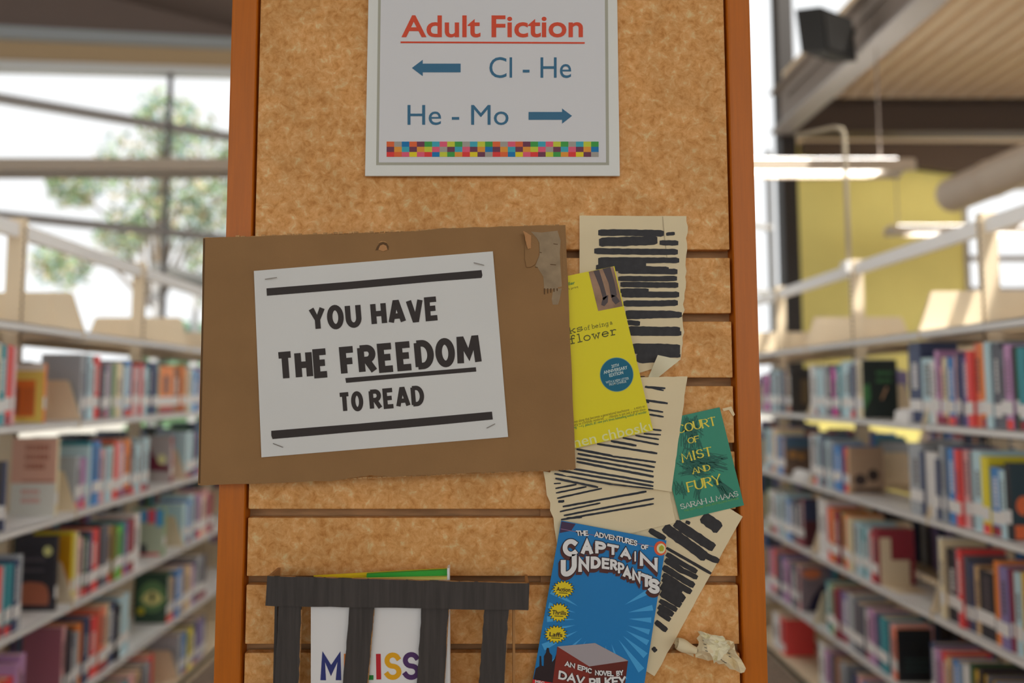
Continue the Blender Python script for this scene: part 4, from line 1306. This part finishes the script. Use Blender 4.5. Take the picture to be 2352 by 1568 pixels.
for nm, ls in (('title', cap_), ('title', und)):
    sh, ot, fl = comic(ls, .27, 3)
    t_ = fl.build(nm, ph('comic_white', 192, 192, 196, .4, k=1.85), bc)
    sh.build('title_shadow', ph('comic_brown', 74, 40, 38, .4, k=1.6), t_)
    ot.build('title_outline', ph('comic_black', 0, 0, 0), t_)
def small_caps(words, wd, nm):
    ot, fl = MB(), MB()
    for txt, a, b, up in words:
        stroke_text(ot, txt, c7(*a), c7(*b), up, wd + 2.4, bl(4), gap=.3, cap=wd * .5 + 1)
        stroke_text(fl, txt, c7(*a), c7(*b), up, wd, bl(5), gap=.3)
    f_ = fl.build(nm, ph('comic_white', 0, 0, 0), bc)
    ot.build('outline', ph('comic_black', 0, 0, 0), f_)
small_caps([('THE', (478, 270), (585, 270), (-2, -12.5)), ('ADVEN', (635, 278), (840, 318), (0, -12.5)), ('TURES', (838, 318), (1012, 362), (1, -13)), ('OF', (1045, 388), (1112, 392), (0, -11))], 2.6, 'subtitle')
small_caps([('AN', (372, 1418), (462, 1442), (1, -12)), ('EPIC', (485, 1450), (612, 1488), (1, -12)), ('NOVEL', (640, 1500), (805, 1510), (0, -12)), ('BY', (830, 1508), (892, 1498), (-1, -12))], 2.6, 'byline')
small_caps([('DAV', (315, 1532), (545, 1590), (2, -20)), ('PILKEY', (590, 1610), (915, 1592), (-1, -22))], 4.6, 'author')
mb = MB()
font_text(mb, 'MEG', c7(112, 1570), c7(195, 1588), (0, -8), bl(4), weight=.03)
mb.build('strip_lettering', ph('comic_white', 0, 0, 0), bc)
bd = flat(MB(), [p for p in ring(c7(1218, 380), 14.5, 16.5) if p[0] < 1530.3], bl(2)).build('badge', ph('comic_orange', 192, 78, 44, .4, k=1.75), bc)
flat(MB(), [p for p in ring(c7(1224, 382), 10, 11.5) if p[0] < 1530], bl(3)).build('badge_centre', ph('comic_cream', 205, 190, 150, .4, k=1.75), bd)
ap = [(1228, 352), (1240, 358), (1250, 372), (1248, 392), (1236, 408), (1226, 405), (1216, 408), (1206, 392), (1206, 372), (1216, 360)]
flat(MB(), [c7(*p) for p in ap], bl(4)).build('badge_apple', ph('comic_lime', 150, 150, 40, .4, k=1.75), bd)

# =================================================================== YELLOW COVER
yc_ = empty('printed_cover', W(1410, 1030, .787), 'bright yellow printed book cover tucked behind the cardboard sign', 'book cover', 'printed book covers')
Y0_ = const(.7865)
yq = [(1218, 651), (1411, 611), (1500, 988), (1308, 1032)]
flat(MB(), yq, Y0_, .0008).build('card', M_YEL, yc_)
Y1 = const(.7863); Y2 = const(.7861); Y3 = const(.7859)
ph_ = flat(MB(), [(1352, 624), (1409, 612), (1430.5, 703), (1374, 714)], Y1).build('photo_inset', ph('inset_brown', 128, 100, 78, .45, k=1.75, var=.3, scale=40), yc_)
mb = MB()
flat(mb, [(1363, 622), (1376, 619), (1386, 652), (1394, 682), (1386, 690), (1378, 660)], Y2)
flat(mb, [(1384, 617), (1402, 613), (1412, 650), (1417, 678), (1404, 684), (1398, 650)], Y2)
flat(mb, [(1384, 684), (1397, 677), (1396, 694), (1388, 703), (1381, 700)], Y2)
flat(mb, [(1404, 676), (1416, 680), (1424, 692), (1414, 699), (1406, 690)], Y2)
mb.build('dark_shape', ph('inset_dark', 66, 56, 56, .45, k=1.7), ph_)
M_TYPE = ph('typewriter_ink', 74, 74, 22, .5, k=1.6)
mb = MB()
stroke_text(mb, 'ks', (1308, 767), (1339, 759), (-2.6, -15), 1.7, Y1, gap=.2)
stroke_text(mb, 'of', (1342, 759), (1356, 756), (-1.7, -10.5), 1.0, Y1, gap=.2)
stroke_text(mb, 'being', (1360, 755), (1398, 747), (-1.7, -10.5), 1.0, Y1, gap=.2)
stroke_text(mb, 'a', (1401, 746), (1407, 744.5), (-1.7, -10.5), 1.0, Y1, gap=.2)
stroke_text(mb, 'flower', (1309, 791), (1418, 768), (-3.4, -20), 2.3, Y1, gap=.22)
mb.build('title', M_TYPE, yc_)
mb = MB()
font_text(mb, 'bestseller', (1277, 662), (1321, 652), (-1.2, -7), Y1, weight=.02)
font_text(mb, "telling.\" —r.j. palacio, #1 new york times bestselling author of wonder", (1310, 988), (1486, 950), (-1.5, -8), Y1, weight=.012)
mb.build('green_print', ph('print_green', 60, 120, 60, .5, k=1.6), yc_)
mb = MB()
font_text(mb, 'million in print', (1277, 674), (1329, 662), (-1.2, -6.5), Y1)
mb.build('brown_print', ph('print_olive', 104, 92, 20, .5, k=1.6), yc_)
mb = MB()
font_text(mb, 'comes along that becomes a generational touchstone . . . a story so', (1312, 975), (1482, 937), (-1.5, -8), Y1)
font_text(mb, 'picture so truthfully rendered. . . . chbosky is not just a great story-', (1310, 982), (1485, 943.5), (-1.5, -8), Y1)
mb.build('brown_print', ph('print_olive', 104, 92, 20, .5, k=1.6), yc_)
mb = MB()
font_text(mb, 'hen chbosk', (1320, 1028), (1491, 990), (-5.2, -23), Y1, weight=.006)
stroke(mb, [(1490, 974), (1496, 987)], 3.2, Y1)
mb.build('author', ph('print_pale_yellow', 206, 204, 130, .5, k=1.85), yc_)
sl = flat(MB(), ring((1416.5, 860), 38.8, 39.6, 48), Y1).build('seal', ph('seal_rim', 112, 140, 120, .5, k=1.7), yc_)
flat(MB(), ring((1416.5, 860), 37.4, 38.2, 48), Y2).build('seal_face', ph('seal_blue', 0, 84, 108, .5, k=1.75), sl)
mb = MB()
font_text(mb, '20TH', (1405, 845), (1422, 841), (-1.4, -7), Y3, weight=.02)
font_text(mb, 'ANNIVERSARY', (1387, 859), (1442, 847), (-1.5, -7.5), Y3, weight=.025)
font_text(mb, 'EDITION', (1400, 866), (1432, 858.5), (-1.5, -7.5), Y3, weight=.025)
font_text(mb, 'WITH A NEW LETTER', (1392, 881), (1445, 871), (-1.2, -5.5), Y3, weight=.01)
font_text(mb, 'FROM CHARLIE', (1400, 886), (1439, 878), (-1.2, -5.5), Y3, weight=.01)
mb.build('seal_lettering', ph('seal_white', 160, 178, 176, .5, k=1.8), sl)

# =================================================================== CARDBOARD SIGN
cs = empty('cardboard_sign', W(890, 1100, .782), 'brown cardboard sign with a stapled sheet reading you have the freedom to read', 'sign')
CY0 = const(.780)
def edge(a, b, n, amp, seed):
    r = random.Random(seed)
    return [(a[0] + (b[0] - a[0]) * k / n + r.uniform(-amp, amp), a[1] + (b[1] - a[1]) * k / n + r.uniform(-amp, amp)) for k in range(n)]
outl = edge((467, 546), (880, 534), 10, .8, 1) + edge((880, 534), (990, 529), 6, 1.2, 2) + [(992, 527), (1020, 523)] + edge((1030, 524), (1298, 516), 9, 1.2, 3) \
     + edge((1299, 517), (1322, 1076), 14, .7, 4) + edge((1322, 1076), (857, 1096), 10, 1.2, 5) + [(852, 1091), (800, 1098)] + edge((760, 1104), (455, 1114), 8, 1.2, 6) + edge((455, 1114), (467, 546), 14, .8, 7)
hole = (878, 566)
board = flat(MB(), outl, CY0, .004).build('board', M_CARD, cs)
# corrugated edge that shows all round: paler torn rim
mb = MB()
r = random.Random(5)
for a, b, n in (((470, 546), (1298, 517), 70), ((460, 1113), (1320, 1077), 76)):
    for k in range(n):
        p = lerp2(a, b, k / n); q_ = lerp2(a, b, (k + .8) / n)
        o_ = r.uniform(-1.5, 2.5)
        flat(mb, [(p[0], p[1] - 1.6 + o_), (q_[0], q_[1] - 1.6 + o_), (q_[0], q_[1] + 1.6), (p[0], p[1] + 1.6)], const(.7815), .002)
    mb.build('torn_rim', M_CARDE, board)
    mb = MB()
flat(MB(), [(467, 548), (471, 548), (460, 1110), (456, 1110)], const(.77985)).build('folded_edge', M_CARDD, board)
def c3(x, y): return (900 + .2423 * x, 480 + .2423 * y)
patch = [(1318, 214), (1420, 222), (1570, 205), (1600, 300), (1592, 420), (1600, 560), (1612, 740), (1590, 860), (1575, 905), (1525, 905), (1515, 850), (1530, 760), (1445, 758), (1436, 640), (1385, 560), (1360, 540), (1400, 430), (1398, 320), (1370, 270)]
flat(MB(), [c3(*p) for p in patch], const(.7798)).build('torn_patch', M_TORN, board)
mb = MB()
for k in range(5):
    x = 1440 + k * 30
    flat(mb, [c3(x, 752), c3(x + 14, 750), c3(x + 12, 810 - 8 * k), c3(x + 2, 806 - 8 * k)], const(.7796))
for (x, y, w_) in ((1355, 545, 30), (1400, 405, 22), (1530, 325, 45), (1500, 520, 60)):
    flat(mb, [c3(x, y), c3(x + w_, y + 6), c3(x + w_ * .9, y + 12), c3(x + 4, y + 8)], const(.7796))
mb.build('flute_gap', M_CARDD, board)
lobe = [(1262, 225), (1320, 252), (1368, 274), (1392, 315), (1398, 390), (1388, 460), (1355, 525), (1318, 548), (1280, 552), (1262, 480)]
flat(MB(), [c3(*p) for p in lobe], const(.7785), .0012).build('peeled_flap', M_CARD, board)
def s_cu(px, py):
    t = max(0, min(1, (px - c3(1246, 0)[0]) / 14))
    return .7778 - .007 * (1 - t) ** 1.5
mb = MB()
sheet(mb, [c3(1246, 205), c3(1320, 250), c3(1318, 372), c3(1288, 378)], 8, 8, s_cu, (.4, .3, .8, .6), seed=22)
mb.build('curled_strip', M_PEEL, board, smooth=True)
flat(MB(), [c3(*p) for p in [(1590, 190), (1630, 170), (1640, 300), (1655, 740), (1580, 756), (1572, 742), (1625, 730), (1612, 300)]], const(.77975)).build('crushed_edge', M_CARD, board)
# punched hole with its hanging tab
flat(MB(), [(862, 575), (866, 566), (872, 558), (880, 555), (888, 558), (893, 566), (892, 574), (884, 570), (876, 568), (868, 574)], const(.7797)).build('punched_hole', M_CARDD, board)
flat(MB(), [(869, 573), (873, 564), (880, 561), (887, 564), (890, 573), (880, 577)], const(.7792), .0006).build('punched_tab', M_PEEL, board)
flat(MB(), [(868, 557), (876, 553.5), (884, 554), (889, 557), (880, 555.5)], const(.7794)).build('hole_glint', M_CARDE, board)
# the poster
pq = [(583, 622), (1132, 577), (1167, 1003), (600.5, 1050)]
def s_po(px, py):
    d = min(math.dist((px, py), c) for c in pq)
    return .7790 - .0016 * max(0, 1 - d / 60) ** 2 - .0003 * math.sin(px * .012) * math.sin(py * .015)
mb = MB()
sheet(mb, pq, 26, 20, s_po, thick=.0002)
po = mb.build('poster', M_PAPER, cs, smooth=True)
PO = lambda px, py: s_po(px, py) - .00035
mb = MB()
flat(mb, [(612, 662), (700, 655), (800, 647), (900, 638), (1000, 629), (1106, 620), (1108, 632), (1106, 638), (1000, 646), (900, 655), (800, 664), (700, 672), (613, 679)], PO)
mb.build('bar', M_INK, po)
mb = MB()
flat(mb, [(623, 989), (720, 981), (820, 973), (920, 964), (1020, 955), (1130, 945), (1132, 963), (1020, 974), (920, 983), (820, 991), (720, 1000), (626, 1008), (623, 1000)], PO)
mb.build('bar', M_INK, po)
mb = MB()
flat(mb, [(793, 868), (950, 855), (1093, 843), (1094, 853), (950, 865), (795, 879)], PO)
mb.build('underline', M_INK, po)
mb = MB()
GL_SAVE = dict(GL)
GL.update({'A': (.95, [[(0, 0), (.42, 1), (.58, 1), (1, 0)], [(.2, .28), (.8, .28)]]), 'V': (.92, [[(0, 1), (.42, 0), (.58, 0), (1, 1)]]),
           'M': (1.15, [[(0, 0), (.06, 1), (.14, 1), (.5, .32), (.86, 1), (.94, 1), (1, 0)]]), 'Y': (.9, [[(0, 1), (.5, .42), (1, 1)], [(.5, .46), (.5, 0)]])})
AV = {'Y': .62, 'O': .66, 'U': .62, 'H': .62, 'A': .72, 'V': .68, 'E': .52, 'T': .62, 'F': .5, 'R': .6, 'D': .64, 'M': .9}
kw = dict(gap=.42, adv=AV, cap=1.5)
stroke_text(mb, 'YOU', (713, 761), (832, 751), (-4.5, -56), 12.4, PO, **kw)
mb.build('lettering', M_INK, po)
mb = MB()
stroke_text(mb, 'HAVE', (854, 749), (1010, 735), (-4.5, -55), 12.4, PO, **kw)
mb.build('lettering', M_INK, po)
mb = MB()
stroke_text(mb, 'THE', (638, 876), (758, 866), (-5, -67), 15.0, PO, **kw)
mb.build('lettering', M_INK, po)
mb = MB()
stroke_text(mb, 'FREEDOM', (784, 864), (1107, 836), (-6, -67), 15.2, PO, **kw)
mb.build('lettering', M_INK, po)
mb = MB()
stroke_text(mb, 'TO', (780, 948), (836, 943), (-3.6, -46), 9.8, PO, **kw)
mb.build('lettering', M_INK, po)
mb = MB()
stroke_text(mb, 'READ', (850, 942), (976, 931), (-4, -47), 10.0, PO, **kw)
mb.build('lettering', M_INK, po)
GL.update(GL_SAVE)
for a, b in (((609, 641), (636, 637)), ((1088, 603), (1112, 609)), ((627, 1018), (650, 1027)), ((1118, 983), (1137, 973))):
    MB().tube([P(a, lambda x, y: .7765), P(b, lambda x, y: .7765)], .0005, 6).build('staple', M_STEEL, cs)

# =================================================================== BLACK CARD CAGE WITH A BOOK
YFr, YBk = .757, .7985
jb = empty('card_cage', W(910, 1660, .78), 'black painted cardboard cage with bars holding a white book', 'cage')
F0 = const(YFr)
def s_cg(px, py): return YFr - .0022 * math.sin((px - 610) / 606 * PI) + .0012 * math.sin(px * .021)
mb = MB()
sheet(mb, [(614, 1323), (1216, 1340), (1213.5, 1401), (609, 1391)], 24, 3, s_cg, (.6, .4, .8, .4), thick=.003, seed=31)
mb.build('top_band', M_BOXB, jb)
mb = MB()
sheet(mb, [(616, 1322.5), (1214, 1339), (1214, 1340.6), (616, 1324)], 60, 1, lambda x, y: s_cg(x, y) + .0004, (.9, 0, 0, 0), thick=.0022, seed=32)
mb.build('torn_edge', M_BOXI, jb)
EB = 1640
def ex(x0, x1, y): return x0 + (x1 - x0) * (y - 1398) / (1568 - 1398)
bsurf = const(YFr + .004)
for (a0, a1), (b0, b1) in (((640, 692), (631, 686)), ((802, 858), (788, 844)), ((968, 1030), (957, 1020)), ((1113, 1168), (1100, 1158))):
    mb = MB()
    sheet(mb, [(ex(a0, b0, 1370), 1370), (ex(a1, b1, 1370), 1370), (ex(a1, b1, EB), EB), (ex(a0, b0, EB), EB)], 4, 18, bsurf, (0, 1.2, 0, 1.2), thick=.003, seed=int(a0))
    br_ = mb.build('bar', M_BOXB, jb)
    mb = MB()
    rr2 = random.Random(int(a1))
    for k in range(14):
        y0 = 1400 + k * 16
        xx = ex(a1, b1, y0) - .5
        flat(mb, [(xx, y0), (xx + 1.6 + rr2.uniform(0, .8), y0), (xx + 1.4, y0 + 15), (xx - .6, y0 + 15)], const(YFr + .0042), .002)
    mb.build('raw_edge', M_BOXI, br_)
# side walls run back to the panel
lx0, rx0 = W(616, 1330, YFr).x, W(1212, 1350, YFr).x
zt_l, zt_r = W(614, 1323, YFr).z, W(1216, 1340, YFr).z
zb_l, zb_r = W(609, 1391, YFr).z, W(1213, 1401, YFr).z
MB().box(lx0 - .0015, lx0 + .0015, YFr + .003, YBk - .003, zb_l, zt_l - .0005).build('side_band', [M_BOXI], jb)
MB().box(rx0 - .0015, rx0 + .0015, YFr + .003, YBk - .003, zb_r, zt_r - .0005).build('side_band', [M_BOXI], jb)
zlow = W(620, EB, YFr).z
MB().box(lx0 + .004, lx0 + .007, YFr + .012, YFr + .03, zlow, zb_l + .01).build('side_bar', [M_BOXB], jb)
MB().box(rx0 - .016, rx0 - .0135, YFr + .010, YFr + .028, zlow, zb_r + .01).build('side_bar', [M_BOXI], jb)
MB().box(lx0, rx0, YFr + .002, YBk - .003, zlow - .003, zlow).build('cage_floor', M_BOXI, jb)
# the book inside
mbk = empty('paperback', W(874, EB, .775), 'white book with colourful letters standing inside the black cage', 'book')
YB = .7665
flat(MB(), [(714, 1338), (1031, 1331), (1033, EB - 2), (714, EB - 2)], const(YB), .0008).build('front_cover', ph('book_white', 172, 168, 166, .4, k=2.0), mbk)
flat(MB(), [(720, 1321), (1030, 1304), (1032, EB - 4), (716, EB - 4)], const(YB + .016), .0008).build('back_cover', ph('book_gold', 222, 168, 30, .4, k=1.75), mbk)
flat(MB(), [(728, 1326), (1028, 1311), (1030, EB - 4), (728, EB - 4)], const(YB + .0145), .0012).build('flyleaf', ph('book_gold', 0, 0, 0), mbk)
flat(MB(), [(842, 1318), (1028, 1308), (1029, EB - 4), (842, EB - 4)], const(YB + .008), .005).build('green_pages', ph('book_green', 42, 138, 46, .5, k=1.75), mbk)
flat(MB(), [(1027, 1305), (1032, 1304), (1034, EB - 3), (1029, EB - 3)], const(YB + .001), .0145).build('spine', ph('book_white', 0, 0, 0), mbk)
flat(MB(), [(760, 1331), (1027, 1325), (1028, EB - 4), (760, EB - 4)], const(YB + .001), .006).build('page_block', ph('book_leaf_gold', 214, 176, 90, .6, k=1.75), mbk)
BK = const(YB - .0003)
def letter(ch, x0, x1, y0, y1, wd, m, lean=0):
    mb = MB()
    o = (x0 + wd / 2, y1 - wd / 2)
    for s in glyph_pts(ch, o, (x1 - x0 - wd, 0), (lean, -(y1 - y0 - wd))):
        stroke(mb, s, wd, BK, cap=wd * .4)
    mb.build('letter', m, mbk)
GL['M'] = (1.15, [[(0, 0), (0, 1), (.5, .35), (1, 1), (1, 0)]])
letter('M', 736, 784, 1501, 1563, 13, ph('let_navy', 38, 46, 100, .4, k=1.75), 1)
letter('E', 790, 824, 1501, 1563, 12, ph('let_orange', 200, 110, 40, .4, k=1.75))
letter('L', 828, 859, 1500, 1561, 11, ph('let_green', 28, 110, 46, .4, k=1.75))
letter('I', 864, 876, 1500, 1561, 11, ph('let_red', 160, 30, 40, .4, k=1.75), -1)
letter('S', 882, 922, 1498, 1561, 11.5, ph('let_gold', 200, 140, 20, .4, k=1.75))
letter('S', 924, 965, 1497, 1561, 11.5, ph('let_purple', 66, 40, 84, .4, k=1.75))
letter('A', 968, 1010, 1497, 1560, 11.5, ph('let_pink', 190, 60, 110, .4, k=1.75))

# =================================================================== CRUMPLED SCRAP
cr = empty('crumpled_page', W(1640, 1552, .785), 'crumpled cream page scrap at the lower right of the panel', 'paper', 'blacked-out book pages')
def s_cr(px, py):
    v = Vector((px * .022 + py * .01, py * .03 - px * .012, 2.7))
    n_ = abs(noise.noise(v)) + .25 * abs(noise.noise(v * 2.1))
    e_ = min(1, max(0, (px - 1590) / 30)) * min(1, max(0, (1716 - px) / 20))
    return .795 - .008 - .022 * n_ * (.4 + .6 * e_)
mb = MB()
cq = [c7(1555, 1112), c7(1860, 1200), c7(1975, 1480), c7(1540, 1330)]
sheet(mb, cq, 9, 7, s_cr, (3, 5, 5, 5), thick=.0003, seed=41)
mb.build('sheet', M_CREAM, cr, fixn=False)
mb = MB()
def s_c2(px, py):
    v = Vector((px * .05, py * .05, 8.1))
    return .776 - .018 * abs(noise.noise(v))
sheet(mb, [c7(1560, 1115), c7(1770, 1160), c7(1840, 1260), c7(1700, 1400)], 7, 9, s_c2, (2, 3, 3, 3), thick=.0003, seed=43)
mb.build('fold', M_CREAMB, cr, fixn=False)
mb = MB()
a, b = P(c7(1360, 1225), const(.786)), P(c7(1530, 1290), const(.782))
ax = (b - a).normalized()
pa_ = ax.cross(Vector((0, 1, 0))).normalized()
vs, fs = [], []
NS = 26
for i in range(2 + 5):
    t = i / 6
    c = a.lerp(b, t)
    for k in range(NS + 1):
        an = 2.6 * 2 * PI * k / NS / 2 + t * 1.2
        rr3 = .003 + .005 * k / NS + .0015 * math.sin(5 * t)
        vs.append(c + pa_ * math.cos(an) * rr3 + Vector((0, 1, 0)) * math.sin(an) * rr3)
for i in range(6):
    for k in range(NS):
        fs.append((i * (NS + 1) + k, i * (NS + 1) + k + 1, (i + 1) * (NS + 1) + k + 1, (i + 1) * (NS + 1) + k))
mb.add(vs, fs)
mb.build('rolled_end', M_CREAM, cr, fixn=False, smooth=True)
mb = MB()
rr4 = random.Random(3)
for (x, y, dx, dy, n_) in ((1590, 1190, 8, 30, 4), (1800, 1270, 10, 30, 3), (1720, 1340, 20, 14, 4)):
    for k in range(n_):
        p = c7(x + dx * k, y + dy * k)
        flat(mb, [p, (p[0] + 6, p[1] + 2), (p[0] + 6, p[1] + 3.4), (p[0], p[1] + 1.4)], lambda a, b: s_cr(a, b) - .0015)
mb.build('printed_line', M_INK, cr, fixn=False)
# loose bit of clear tape near the green cover
tp = tag(flat(MB(), [(1659, 938), (1680, 933), (1688, 952), (1684, 956), (1674, 941), (1662, 944)], const(.7990), .0003).build('tape_strip', ph('clear_tape', 208, 180, 140, .2, k=1.6)),
         'small strip of clear tape on the slat above the green cover', 'tape')
